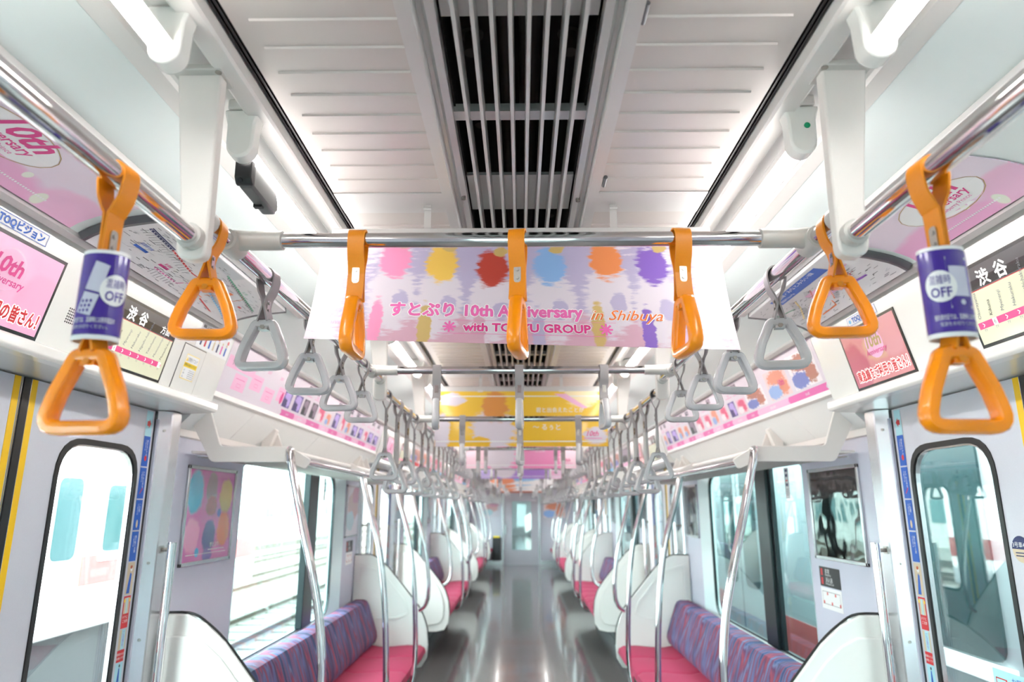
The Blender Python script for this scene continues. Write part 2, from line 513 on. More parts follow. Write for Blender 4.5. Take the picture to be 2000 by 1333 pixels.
# ---- ceiling
ceil = struct_root('ceiling', (0, (YB+YE)/2, 2.28))
b = MB(); b.box(-1.47, 1.47, YB-0.1, YE+0.1, 2.52, 2.56); b.build('roof_shell', 'duct_dark', ceil)
SEG0 = 1.66                                                   # posters hang every half door pitch
segs = [(-0.75, 1.60)] + [(1.72 + 2.41*k, 1.60 + 2.41*(k+1)) for k in range(7)] + [(18.59, 18.85)]
for s in (-1, 1):
    for (y0, y1) in segs:                                     # pressed sheet panels with shallow cross ribs
        b = MB(s)
        b.box(0.196, 0.478, y0, y1, 2.28, 2.288)
        y = 0.963 + 0.0706*math.ceil((y0 + 0.02 - 0.963)/0.0706)
        while y < y1 - 0.02:
            b.prism([(y-0.004, 2.2801), (y+0.004, 2.2801), (y+0.0015, 2.2768), (y-0.0015, 2.2768)], 'x', 0.196, 0.446)
            y += 0.0706
        b.build('ribbed_panel', 'ceiling_metal', ceil, smooth=False)
    for k in range(8):                                        # plain strips that carry the poster hangers
        y = 1.60 + 2.41*k
        if y < YE - 0.1:
            b = MB(s); b.box(0.196, 0.478, y+0.002, y+0.118, 2.276, 2.286); b.build('plain_strip', 'frame_metal', ceil, bevel=0.002)
    b = MB(s); b.box(0.478, 0.498, YB, YE, 2.284, 2.296); b.box(0.482, 0.486, YB, YE, 2.279, 2.285); b.box(0.490, 0.494, YB, YE, 2.279, 2.285)
    b.build('black_groove', 'black_rubber', ceil)
    b = MB(s); b.strip([(0.498, 2.30), (0.498, 2.256), (0.503, 2.252), (0.538, 2.252), (0.545, 2.258), (0.548, 2.274), (0.57, 2.296), (0.632, 2.298), (0.664, 2.296), (0.670, 2.290), (0.708, 2.286), (0.711, 2.289)], YB, YE)
    b.build('light_trough', 'trough_white', ceil)
    b = MB(s); b.strip([(0.711, 2.289), (0.75, 2.279), (0.80, 2.266), (0.88, 2.245), (0.96, 2.231), (1.02, 2.222), (1.07, 2.210), (1.11, 2.194), (1.135, 2.178), (1.146, 2.168)], YB, YE)
    b.build('side_cove', 'cove_grey', ceil)
    b = MB(s); b.box(0.862, 0.888, YB, 2.62, 2.230, 2.246); b.build('poster_rail', 'frame_metal', ceil, bevel=0.002)
    b = MB(s); b.strip([(1.132, 2.186), (1.130, 2.168), (1.146, 2.160), (1.150, 2.168), (1.158, 2.176), (1.168, 2.172)], YB, YE)
    b.build('cornice', 'frame_metal', ceil)
# air vent in the middle: frame, slats, cross bars, dark duct above
for s in (-1, 1):
    b = MB(s); b.prism([(0.136, 2.31), (0.136, 2.272), (0.150, 2.268), (0.158, 2.280), (0.166, 2.280), (0.170, 2.258), (0.196, 2.258), (0.198, 2.288), (0.17, 2.31)], 'y', YB, YE)
    b.build('vent_frame', 'frame_metal', ceil, smooth=False)
for i in range(8):
    x = -0.1068 + 0.0305*i
    b = MB(); b.prism([(x-0.0032, 2.262), (x+0.0032, 2.262), (x+0.0055, 2.30), (x-0.0055, 2.30)], 'y', YB, YE)
    b.build('vent_slat', 'frame_metal', ceil, smooth=False)
k = -3
while True:
    y0 = 0.983 + 0.765*k
    if y0 > YE: break
    a, c = max(YB, y0-0.2), min(YE, y0)
    if c > a:
        b = MB(); b.box(-0.137, 0.137, a, c, 2.300, 2.308); b.build('vent_plate', 'frame_metal', ceil)
    if YB < y0+0.265 < YE-0.05:
        b = MB(); b.box(-0.137, 0.137, y0+0.265, y0+0.298, 2.288, 2.306); b.build('vent_crossbar', 'frame_metal', ceil)
    k += 1
b = MB(); b.box(-0.137, -0.132, YB, YE, 2.30, 2.50); b.box(0.132, 0.137, YB, YE, 2.30, 2.50); b.box(-0.137, 0.137, YB, YE, 2.495, 2.50)
b.build('air_duct', 'duct_black', ceil)
b = MB()
b.cyl((0.02, YB, 2.43), (0.02, YE, 2.43), 0.022); b.cyl((-0.03, YB, 2.46), (-0.03, YE, 2.46), 0.014)
b.build('duct_pipe', 'duct_dark', ceil)
for (x, y) in ((-0.095, 1.16), (0.098, 1.16), (-0.09, 1.42), (0.09, 1.93)):
    b = MB(); b.cyl((x, y, 2.36), (x, y, 2.40), 0.014); b.cyl((x, y, 2.40), (x, y, 2.404), 0.024); b.build('duct_bolt', 'duct_dark', ceil)
b = MB()
for (x, y) in ((-0.145, 1.605), (0.148, 1.62)):
    b.cyl((x, y, 2.262), (x, y, 2.272), 0.006)
b.build('vent_screw', 'nickel', ceil)
b = MB(); b.cyl((0.205, 1.50, 2.268), (0.205, 1.545, 2.268), 0.005); b.cyl((0.201, 0.92, 2.27), (0.201, 0.965, 2.27), 0.005); b.build('vent_latch', 'steel_dark', ceil)

# ---- side walls
WIN = (3.40, 5.42, 0.70, 1.76)          # window opening in the first bay (y0, y1, z0, z1)
END_WIN = (17.42, 18.42, 0.70, 1.76)
REAR_WIN = (-0.26, 0.78, 0.70, 1.76)
bays = [(YB, DC[0]-DH, REAR_WIN)] + [(DC[k]+DH, DC[k+1]-DH, (WIN[0]+PITCH*k, WIN[1]+PITCH*k, WIN[2], WIN[3])) for k in range(3)] + [(DC[3]+DH, YE, END_WIN)]
walls = {}
for s in (-1, 1):
    w = struct_root('wall_' + SIDE[s], (s*1.37, (YB+YE)/2, 0)); walls[s] = w
    for (y0, y1, win) in bays:
        b = MB(s)
        if win:
            b.box(1.37, 1.45, y0, win[0], 0, 1.82); b.box(1.37, 1.45, win[1], y1, 0, 1.82)
            b.box(1.37, 1.45, win[0], win[1], 0, win[2]); b.box(1.37, 1.45, win[0], win[1], win[3], 1.82)
        else:
            b.box(1.37, 1.45, y0, y1, 0, 1.82)
        b.build('wall_panel', 'wall_lilac', w, smooth=False)
    b = MB(s); b.box(1.40, 1.45, YB, YE, 1.82, 2.54); b.build('upper_shell', 'white_panel', w)
    for k, (y0, y1, win) in enumerate(bays):
        # sloping fascia under the frieze posters, split into hatch panels
        a, c = (DC[k-1]+0.83 if k else YB), (DC[k]-0.83 if k < 4 else YE)
        if k == 0: cuts = [a, c]
        elif k < 4: cuts = [a, a+0.50, a+1.55, a+2.60, c]
        else: cuts = [a, a+0.5, c]
        for p, q in zip(cuts, cuts[1:]):
            b = MB(s)
            b.prism([(1.248, 1.928), (1.262, 1.932), (1.41, 1.80), (1.385, 1.79), (1.362, 1.805)], 'y', p+0.0015, q-0.0015)
            b.build('hatch_panel', 'white_panel', w, smooth=False)
        b = MB(s); b.strip([(1.168, 2.172), (1.236, 1.950)], a, c); b.build('frieze_board', 'white_panel', w)
        b = MB(s); b.prism([(1.232, 1.955), (1.232, 1.934), (1.246, 1.926), (1.262, 1.934), (1.244, 1.955)], 'y', a, c); b.build('frieze_trim', 'frame_metal', w, smooth=False)
        b = MB(s); b.prism([(1.358, 1.803), (1.358, 1.775), (1.372, 1.770), (1.40, 1.80)], 'y', a, c); b.build('rack_back_rail', 'beige_paint', w, smooth=False)
    for d in DC:                                              # stainless door jambs
        for e in (-1, 1):
            y = lambda t: d + e*t
            b = MB(s)
            b.prism([(1.376, y(0.705)), (1.338, y(0.735)), (1.335, y(0.742)), (1.335, y(0.805)), (1.345, y(0.812)), (1.375, y(0.815)), (1.44, y(0.81)), (1.44, y(0.70))], 'z', 0.0, 1.853)
            b.build('door_jamb', 'jamb_steel', w, smooth=False)
            b = MB(s); b.prism([(1.405, y(0.690)), (1.379, y(0.690)), (1.379, y(0.706)), (1.405, y(0.706))], 'z', 0.0, 1.85)
            b.build('jamb_rubber', 'black_rubber', w, smooth=False)
            b = MB(s)
            for z in (1.78, 1.30, 1.04, 0.80):
                b.cyl((1.356, y(0.722), z), (1.350, y(0.716), z), 0.005, 8)
            b.build('jamb_screw', 'nickel', w)

# ---- headers above the doors (curved panel and protruding lip)
headers = {}
n = 0
for s in (-1, 1):
    for k, d in enumerate(DC):
        n += 1
        h = struct_root('trim_%d' % n, (s*1.22, d, 1.86)); headers[(s, k)] = h
        a, c = d-0.83, d+0.83
        b = MB(s); b.prism([(1.168, 2.172), (1.236, 1.902), (1.30, 1.902), (1.30, 2.172)], 'y', a, c); b.build('header_panel', 'white_gloss', h, smooth=False)
        b = MB(s); b.prism([(1.240, 1.906), (1.214, 1.902), (1.208, 1.896), (1.207, 1.872), (1.213, 1.864), (1.24, 1.861), (1.42, 1.853), (1.42, 1.906)], 'y', a, c)
        b.build('header_lip', 'white_gloss', h, smooth=False, bevel=0.003)

# ---- doors
def match_rect(inner, y0, y1, z0, z1, n):
    corners = [(y0, z0), (y1, z0), (y1, z1), (y0, z1)]
    out = []; half = n/2
    for i, p in enumerate(inner):
        c = i // (n+1); k = i % (n+1); C = corners[c]
        hor = (c % 2 == 1)                     # which edge comes first at this corner
        if k == half: out.append(C)
        elif (k < half) == hor: out.append((p[0], C[1]))
        else: out.append((C[0], p[1]))
    return out

def leaf(door, s, d, e):
    """one sliding leaf; e=+1 is the leaf on the far side of the seam"""
    def Y(t): return d + e*t
    y0, y1 = sorted((Y(0.012), Y(0.695)))
    w0, w1 = sorted((Y(0.175), Y(0.612)))
    b = MB(s)
    inn = rrect(w0, w1, 0.72, 1.705, 0.12, 6)
    out = match_rect(inn, y0, y1, 0.0, 1.85, 6)
    b.ring(out, inn, lambda p: (1.380, p[0], p[1]), lambda p: (1.404, p[0], p[1]))
    lf = b.build('door_leaf', 'door_lilac', door, smooth=False)
    g0 = rrect(w0-0.004, w1+0.004, 0.716, 1.709, 0.122, 6); g1 = rrect(w0+0.014, w1-0.014, 0.734, 1.691, 0.11, 6)
    b = MB(s); b.ring(g0, g1, lambda p: (1.3765, p[0], p[1]), lambda p: (1.398, p[0], p[1])); b.build('window_gasket', 'black_rubber', lf, smooth=False)
    h0 = rrect(w0+0.0135, w1-0.0135, 0.7335, 1.6915, 0.11, 6); h1 = rrect(w0+0.020, w1-0.020, 0.740, 1.685, 0.105, 6)
    b = MB(s); b.ring(h0, h1, lambda p: (1.381, p[0], p[1]), lambda p: (1.396, p[0], p[1])); b.build('window_bead', 'steel', lf, smooth=False)
    b = MB(s); b.prism(rrect(w0+0.01, w1-0.01, 0.73, 1.695, 0.11, 6), 'x', 1.389, 1.393); b.build('pane', 'door_glass', lf, smooth=False)
    a, c = sorted((Y(0.0), Y(0.014))); b = MB(s); b.box(1.374, 1.406, a, c, 0.0, 1.85); b.build('rubber_edge', 'black_rubber', lf)
    a, c = sorted((Y(0.0145), Y(0.019))); b = MB(s); b.box(1.3765, 1.404, a, c, 0.0, 1.85); b.build('edge_strip', 'steel', lf)
    a, c = sorted((Y(0.022), Y(0.046))); b = MB(s); b.box(1.3788, 1.381, a, c, 0.0, 1.85); b.build('yellow_strip', 'yellow_tape', lf)
    # strip of warning stickers along the closing edge's far side
    U = (0, 1, 0) if s < 0 else (0, -1, 0)
    c = Y(0.655)
    S = planar((s*1.3795, c, 0), U, (0, 0, 1))
    p = Print(S); W = 0.0215
    p.rect('print_cyan', -W, W, 1.752, 1.845)
    dr = 1 if (e > 0) == (s < 0) else -1
    p.poly('print_red', [(-0.012*dr, 1.79), (0.0, 1.79), (0.0, 1.782), (0.014*dr, 1.799), (0.0, 1.816), (0.0, 1.808), (-0.012*dr, 1.808)][::dr], h=0.001)
    zs = [(1.752, 1.643), (1.638, 1.528), (1.523, 1.418), (1.413, 1.312)]
    tx = ['閉まるドアの', 'ドアから手を', 'ご注意', '乗り降りの際']
    for (z1, z0), t in zip(zs, tx):
        p.rect('print_blue', -W, W, z0, z1)
        for q, ch in enumerate(t): p.text('print_white', ch, 0.006, z1-0.022-0.010*q, 0.008)
        for q, ch in enumerate('ください'[:4]): p.text('print_white', ch, -0.005, z1-0.022-0.010*q, 0.008)
    p.disc('print_red', 0.002, 1.672, 0.008, 0.010, h=0.001); p.line('print_red', [(-0.008, 1.545), (0.010, 1.566)], 0.004, 0.001); p.disc('tan', 0.0, 1.44, 0.006, 0.014, 0.001)
    p.rect('tan', -W, W, 1.200, 1.308)
    p.poly('print_blue', [(-0.014, 1.204), (0.006, 1.204), (0.008, 1.268), (-0.002, 1.274)], 0.001); p.disc('print_white', 0.003, 1.286, 0.007, 0.009, 0.0012); p.disc('orange_brown', 0.001, 1.292, 0.007, 0.006, 0.0014)
    p.rect('print_red', -W, W, 1.090, 1.196); p.rect('tan', -0.016, 0.016, 1.138, 1.190, 0.001); p.rect('print_cyan', -0.004, 0.004, 1.138, 1.190, 0.0013)
    p.rect('print_yellow', -0.020, -0.012, 1.176, 1.186, 0.0014); p.rect('print_yellow', 0.012, 0.020, 1.176, 1.186, 0.0014)
    for q, t in enumerate(('ドアに', 'ご注意')): p.text('print_white', t, -0.014, 1.122-0.013*q, 0.008, align='l')
    p.rect('tan', -W, W, 1.022, 1.086); p.rect('print_cyan', -0.008, 0.014, 1.022, 1.086, 0.001)
    for q, ch in enumerate('ご注意を'): p.text('print_purple', ch, 0.003, 1.070-0.013*q, 0.010, 0.0014)
    p.rect('print_red', -W, W, 0.982, 1.020)
    for q, t in enumerate(('車掌からの', 'お願いです')): p.text('print_white', t, 0, 1.003-0.013*q, 0.007)
    p.rect('print_cyan', -W, W, 0.915, 0.980); p.poly('print_blue', [(-0.006, 0.918), (0.008, 0.918), (0.004, 0.962), (-0.001, 0.962)], 0.001); p.disc('print_black', 0.002, 0.969, 0.004, 0.005, 0.001)
    p.rect('print_red', -W, W, 0.86, 0.912)
    p.build(lf, 'notice_strip')
    return lf

n = 0
for s in (-1, 1):
    first = None
    for k, d in enumerate(DC):
        n += 1
        if first is None:
            first = struct_root('door_%d' % n, (s*1.39, d, 0)); leaf(first, s, d, 1); leaf(first, s, d, -1)
        else:
            c = dup(first, (0, PITCH*k, 0)); c.name = 'door_%d' % n

# ---- side windows
def window(name, s, y0, y1, z0, z1, mull):
    w = struct_root(name, (s*1.40, (y0+y1)/2, z0))
    o = rrect(y0, y1, z0, z1, 0.02, 6)
    i = rrect(y0+0.075, y1-0.105, z0+0.04, z1-0.035, 0.13, 6)
    b = MB(s); b.ring(o, i, lambda p: (1.366, p[0], p[1]), lambda p: (1.448, p[0], p[1]))
    for q in range(len(i)): b.v[len(i)+q] = Vector((1.418, i[q][0], i[q][1]))      # reveal slopes in towards the glass
    b.build('window_frame', 'frame_mint', w, smooth=False)
    i2 = rrect(y0+0.083, y1-0.113, z0+0.048, z1-0.043, 0.124, 6)
    b = MB(s); b.ring(i, i2, lambda p: (1.4165, p[0], p[1]), lambda p: (1.436, p[0], p[1])); b.build('window_gasket', 'mullion_dark', w, smooth=False)
    b = MB(s); b.prism(rrect(y0+0.078, y1-0.108, z0+0.043, z1-0.038, 0.127, 6), 'x', 1.426, 1.430); b.build('pane', 'window_glass', w, smooth=False)
    if mull:
        b = MB(s); b.box(1.392, 1.436, mull[0], mull[1], z0+0.045, z1-0.04); b.build('mullion', 'mullion_dark', w, bevel=0.004)
        a = mull[1] if s < 0 else mull[0]
        b = MB(s); b.box(1.410, 1.434, a-0.03 if s > 0 else a, a if s > 0 else a+0.03, z0+0.045, z1-0.04); b.build('sash_rail', 'mullion_dark', w, bevel=0.003)
    return w
n = 0
for s in (-1, 1):
    ml = (4.60, 4.80) if s < 0 else (4.00, 4.18)
    w0 = None
    for k in range(3):
        n += 1
        if w0 is None: w0 = window('window_%d' % n, s, *WIN, ml)
        else:
            c = dup(w0, (0, PITCH*k, 0)); c.name = 'window_%d' % n
    n += 1; window('window_%d' % n, s, *END_WIN, None)
    n += 1; window('window_%d' % n, s, *REAR_WIN, None)

# ---- end walls
wf = struct_root('wall_front', (0, YE, 0))
for s in (-1, 1):
    b = MB(s); b.box(0.50, 1.45, YE, YE+0.08, 0, 2.54); b.build('end_panel', 'end_wall', wf)
    b = MB(s); b.box(0.456, 0.52, YE-0.02, YE+0.08, 0, 1.88); b.build('door_post', 'steel', wf, bevel=0.004)
    b = MB(s); b.box(0.52, 1.37, YE-0.015, YE, 0, 0.12); b.build('kick_plate', 'steel', wf)
b = MB(); b.box(-0.52, 0.52, YE, YE+0.08, 1.84, 2.54); b.build('lintel', 'end_wall', wf)
b = MB(); b.box(-0.60, 0.60, YE-0.03, YE, 1.86, 1.93); b.build('door_rail_cover', 'orange_brown', wf)
gd = struct_root('door_9', (0, YE+0.03, 0))
inn = rrect(-0.247, 0.262, 0.38, 1.635, 0.02, 6)
b = MB(); b.ring(match_rect(inn, -0.456, 0.456, 0.0, 1.84, 6), inn, lambda p: (p[0], YE+0.01, p[1]), lambda p: (p[0], YE+0.05, p[1])); b.build('door_leaf', 'end_door', gd, smooth=False)
b = MB(); b.box(-0.247, 0.262, YE+0.028, YE+0.032, 0.38, 1.635); b.build('pane', 'window_glass', gd)
b = MB(); b.box(-0.43, -0.405, YE-0.03, YE+0.01, 0.78, 1.02); b.build('door_pull', 'frame_mint', gd, bevel=0.004)
wk = struct_root('wall_back', (0, YB, 0))
for s in (-1, 1):
    b = MB(s); b.box(0.50, 1.45, YB-0.08, YB, 0, 2.54); b.build('end_panel', 'end_wall', wk)
b = MB(); b.box(-0.50, 0.50, YB-0.08, YB, 1.84, 2.54); b.build('lintel', 'end_wall', wk)
gd = struct_root('door_10', (0, YB-0.04, 0))
b = MB(); b.ring(match_rect(inn, -0.50, 0.50, 0.0, 1.84, 6), inn, lambda p: (p[0], YB-0.05, p[1]), lambda p: (p[0], YB-0.02, p[1])); b.build('door_leaf', 'end_door', gd, smooth=False)
b = MB(); b.box(-0.247, 0.262, YB-0.034, YB-0.030, 0.38, 1.635); b.build('pane', 'window_glass', gd)

# ================================================================ LIGHT TUBES
BR = [1.08, 2.64, 3.72, 4.80]                                  # rail brackets in one door pitch
brY = [y + PITCH*k for k in range(4) for y in BR if y + PITCH*k < YE-0.3]
tubes = [(-0.40, 0.945)] + [(a+0.12, c-0.12) for a, c in zip(brY, brY[1:])]
LX, LZ = 0.551, 2.190
def light(s, y0, y1, i):
    t = thing('tube_light', (s*LX, (y0+y1)/2, LZ), '%s white ceiling tube light from the camera on the %s side' % (nth(i), SIDE[s]), 'light', 'ceiling tube lights')
    # LED tube: diffuser below and at the sides, opaque white back along the top
    arc = lambda a0, a1, r, n: [(LX+r*math.cos(math.radians(a0+(a1-a0)*q/n)), LZ+r*math.sin(math.radians(a0+(a1-a0)*q/n))) for q in range(n+1)]
    b = MB(s); b.prism(arc(152, 388, 0.0165, 16), 'y', y0+0.018, y1-0.018); b.build('tube', 'tube_light', t)
    b = MB(s); b.prism(arc(26, 154, 0.0172, 10), 'y', y0+0.018, y1-0.018); b.build('tube_back', 'white_gloss', t)
    b = MB(s); b.box(LX-0.028, LX+0.03, y0, y1, 2.268, 2.291); b.build('fixture_base', 'trough_white', t, bevel=0.004)
    for a, c in ((y0, y0+0.036), (y1-0.036, y1)):
        b = MB(s)
        pr = [(LX-0.036, 2.266), (LX-0.028, 2.236), (LX-0.0265, LZ)] + [(LX+0.0265*math.cos(math.pi+math.pi*q/10), LZ+0.0265*math.sin(math.pi+math.pi*q/10)) for q in range(1, 10)] + [(LX+0.0265, LZ), (LX+0.028, 2.236), (LX+0.036, 2.266)]
        b.prism(pr, 'y', a, c); b.build('end_holder', 'white_gloss', t, bevel=0.005)
    return t
for s in (-1, 1):
    for i, (y0, y1) in enumerate(tubes):
        t = light(s, y0, y1, i)
        if s > 0 and i == 1:
            b = MB(); b.cyl((LX+0.008, y0+0.001, 2.222), (LX+0.008, y0-0.0015, 2.222), 0.006); b.build('status_dot', 'print_green', t)
# small surveillance camera under the second left tube
sc = thing('security_camera', (-0.565, 1.33, 2.1860), 'small dark grey security camera under the left ceiling tube', 'camera')
b = MB(); b.prism([(1.240, 2.1860), (1.262, 2.1860), (1.262, 2.1300), (1.252, 2.1300), (1.242, 2.1420)], 'x', -0.573, -0.539); b.build('camera_front', 'camera_black', sc, bevel=0.003)
b = MB(); b.prism([(1.262, 2.1840), (1.385, 2.1840), (1.405, 2.1610), (1.405, 2.1360), (1.392, 2.1260), (1.262, 2.1290)], 'x', -0.571, -0.541); b.build('camera_body', 'camera_grey', sc, bevel=0.006)
b = MB(); b.cyl((-0.561, 1.251, 2.1420), (-0.561, 1.243, 2.1340), 0.005); b.build('lens', 'bezel', sc)
b = MB(); b.box(-0.570, -0.552, 1.34, 1.352, 2.1220, 2.1300); b.build('mount_clip', 'camera_black', sc)

# ================================================================ HANDRAILS
RX = 0.55
ZA, ZB = 1.938, 1.985
def handrail(s, y0, y1, z, label):
    t = thing('handrail', (s*RX, (y0+y1)/2, z), label, 'handrail', 'chrome handrails under the ceiling')
    b = MB(s); b.cyl((RX, y0, z), (RX, y1, z), 0.016, 18); b.build('pipe', 'chrome', t)
    for y in (y0+0.009, y1-0.009):
        b = MB(s); b.cyl((RX, y-0.009, z), (RX, y+0.009, z), 0.0215, 18); b.build('end_collar', 'fitting_grey', t)
for s in (-1, 1):
    handrail(s, YB+0.12, 1.066, ZA, 'chrome handrail at the %s edge of the picture holding the sleeved orange strap' % SIDE[s])
    for k in range(4):
        o = PITCH*k
        handrail(s, 1.094+o, 2.626+o, ZB, 'short chrome handrail above the %s door on the %s side' % (nth(k), SIDE[s]))
        e = 5.886+o if k < 3 else YE-0.02
        handrail(s, 2.654+o, e, ZA+0.008, 'long chrome handrail above the %s bench on the %s side' % (nth(k), SIDE[s]))
def bracket(s, y, i):
    t = thing('rail_bracket', (s*0.555, y, 2.25), '%s white hanger plate from the camera holding the %s handrail' % (nth(i), SIDE[s]), 'bracket', 'white handrail hangers')
    b = MB(s)
    out = fillet([(0.534, 2.262), (0.528, 2.0), (0.527, 1.902), (0.578, 1.902), (0.580, 2.0), (0.614, 2.262)], [0, 0, 0.02, 0.026, 0, 0], 6)
    b.prism(out, 'y', y-0.013, y+0.013); b.build('plate', 'beige_paint', t, bevel=0.004)
    b = MB(s); b.box(0.528, 0.618, y-0.030, y+0.030, 2.250, 2.262); b.build('foot', 'fitting_grey', t, bevel=0.002)
    b = MB(s); b.cyl((0.535, y-0.022, 2.248), (0.535, y-0.022, 2.252), 0.006, 10); b.build('screw', 'nickel', t)
for s in (-1, 1):
    for i, y in enumerate(brY): bracket(s, y, i)
CB = [(1.212, 1.992), (2.46, 1.987), (3.585, 1.948), (4.96, 1.948)]
crossY = [(y + PITCH*k, z) for k in range(4) for (y, z) in CB if y + PITCH*k < YE-0.4]
for i, (y, z) in enumerate(crossY):
    t = thing('cross_rail', (0, y, z), '%s chrome cross rail from the camera spanning the aisle' % nth(i), 'handrail', 'chrome cross rails over the aisle')
    b = MB(); b.cyl((-0.47, y, z), (0.47, y, z), 0.0142, 18); b.build('pipe', 'chrome', t)
    zr = ZB if (i % 4) < 2 else ZA+0.008
    for s in (-1, 1):
        b = MB(s)
        b.cyl((RX, y-0.028, zr), (RX, y+0.028, zr), 0.0215, 16)
        b.tube([(RX-0.004, y, z), (RX-0.024, y, z), (RX-0.034, y, z), (RX-0.098, y, z)], [0.021, 0.0195, 0.0185, 0.0185], 16)
        b.build('tee_joint', 'fitting_grey', t)

# ================================================================ HANGING STRAPS
def ribbon(path, th, w):
    b = MB(); rings = []
    P = [Vector((p[0], 0, p[1])) for p in path]
    for i, p in enumerate(P):
        a = P[max(0, i-1)]; c = P[min(len(P)-1, i+1)]
        t = (c-a).normalized(); nn = Vector((-t.z, 0, t.x))*th/2
        rings.append([p+nn+Vector((0, -w, 0)), p+nn+Vector((0, w, 0)), p-nn+Vector((0, w, 0)), p-nn+Vector((0, -w, 0))])
    b.loft(rings); return b
def band_path(L):
    """teardrop loop round the rail, two strands meeting and parting again at the ring (x, z)"""
    R = 0.0188
    j = min(0.066, L*0.62)
    left = [(-0.011, -L), (-0.006, -L+0.018), (-0.0024, -L+0.036 if L > 0.14 else -j-0.006), (-0.0024, -j), (-0.006, -j+0.014), (-0.0145, -j*0.5), (-R, -0.010)]
    if L > 0.14: left = [(-0.009, -L), (-0.0024, -L+0.03), (-0.0024, -0.5*(L+j)), (-0.0024, -j), (-0.006, -j+0.014), (-0.0145, -j*0.5), (-R, -0.010)]
    sm = [(q.x, q.y) for q in spline([Vector((p[0], p[1], 0)) for p in left], 3)]
    arc = [(R*math.cos(math.pi - math.pi*k/10), R*math.sin(math.pi*k/10)) for k in range(11)]
    return sm + arc + [(-x, z) for x, z in sm[::-1]]
def ring_mesh(name, m, ztop):
    out = fillet([(-0.0185, 0), (0.0185, 0), (0.0395, -0.046), (0.0535, -0.0925), (-0.0535, -0.0925), (-0.0395, -0.046)], [0.008, 0.008, 0.10, 0.020, 0.020, 0.10], 5)
    N = len(out); C = [Vector((x, 0, z + ztop - 0.008)) for x, z in out]
    b = MB(); rings = []
    for i, p in enumerate(C):
        t = (C[(i+1) % N] - C[i-1]).normalized(); nn = Vector((t.z, 0, -t.x))
        prof = []
        for q in range(12):
            a = 2*math.pi*q/12; ca, sa = math.cos(a), math.sin(a)
            prof.append(p + nn*0.0098*math.copysign(abs(ca)**0.65, ca) + Vector((0, 1, 0))*0.0125*math.copysign(abs(sa)**0.65, sa))
        rings.append(prof)
    b.loft(rings, closed=True)
    b.box(-0.010, 0.010, -0.009, 0.009, ztop-0.022, ztop-0.006)
    return b.mesh(name, m)
STRAP = {}
def strap_meshes(kind):
    """kind: (colour, drop from rail centre to ring bottom)"""
    if kind in STRAP: return STRAP[kind]
    colr, D = kind
    ztop = -(D - 0.110)
    L = -ztop + 0.004
    out = [('band', ribbon(band_path(L), 0.0034, 0.0155).mesh('band', colr + '_band')), ('grab_ring', ring_mesh('grab_ring', colr + '_ring', ztop))]
    b = MB(); zb = -min(0.095, L*0.80) if L > 0.14 else -min(0.066, L*0.62)-0.004
    pl = rrect(-0.0068, 0.0068, zb-0.017, zb+0.017, 0.0066, 5)
    b.prism(pl, 'x', 0.0040, 0.0062)
    for dz in (-0.008, 0.008): b.cyl((0.0062, 0, zb+dz), (0.0078, 0, zb+dz), 0.0032, 8)
    out.append(('buckle', b.mesh('buckle', 'nickel')))
    b = MB(); b.cyl((0, -0.0118, ztop-0.016), (0, 0.0118, ztop-0.016), 0.0052, 10); out.append(('ring_pin', b.mesh('ring_pin', 'nickel' if colr == 'grey' else 'orange_band')))
    if D > 0.3 and colr == 'grey':
        b = MB(); b.prism(rrect(-0.0062, 0.0062, -0.0172, 0.0172, 0.004, 3), 'z', -L+0.022, -0.128); out.append(('strap_cover', b.mesh('strap_cover', 'grey_cover')))
    STRAP[kind] = out
    return out
def strap(kind, loc, rz, label, group, detail=True):
    t = bpy.data.objects.new('hanging_strap', None); COL.objects.link(t); t.empty_display_size = 0.03
    t.location = loc; t.rotation_euler = (0, 0, rz); ROOT[t.name] = tuple(loc)
    tag(t, label, 'strap', group)
    for nme, me in strap_meshes(kind):
        if not detail and nme in ('buckle', 'ring_pin'): continue
        o = bpy.data.objects.new(nme, me); COL.objects.link(o); o.parent = t
    return t
rnd = random.Random(3)
sleeved = {}
for s in (-1, 1):
    base = 0.0 if s < 0 else math.pi
    sleeved[s] = strap(('orange', 0.352), (s*RX, 0.85, ZA), base + s*0.10, 'orange triangular strap with a purple phone notice sleeve on the %s' % SIDE[s], 'orange straps near the camera')
    strap(('orange', 0.206), (s*RX, 1.135, ZB), base - s*0.05, 'orange triangular strap just behind the nearest white hanger plate on the %s' % SIDE[s], 'orange straps near the camera')
    c1 = c2 = 0
    for k in range(4):
        o = PITCH*k
        for j, y in enumerate([1.165, 1.41, 1.735, 2.04, 2.335]):
            if k == 0 and j == 0: continue
            strap(('grey', 0.206), (s*RX, y+o, ZB), base + rnd.uniform(-0.22, 0.22), '%s short grey strap from the camera along the %s handrail' % (nth(c1), SIDE[s]), 'short grey straps in the doorways', k < 2)
            c1 += 1
        nL = 12 if k < 3 else 8
        for j in range(nL):
            y = 2.775 + 0.262*j - (0.035 if j == 3 else 0)
            if y + o > YE-0.15: break
            strap(('grey', 0.345 if j % 2 == 0 else 0.392), (s*RX, y+o, ZA+0.008), base + rnd.uniform(-0.3, 0.3), '%s long grey strap from the camera along the %s handrail' % (nth(c2), SIDE[s]), 'long grey straps above the benches', k < 1)
            c2 += 1
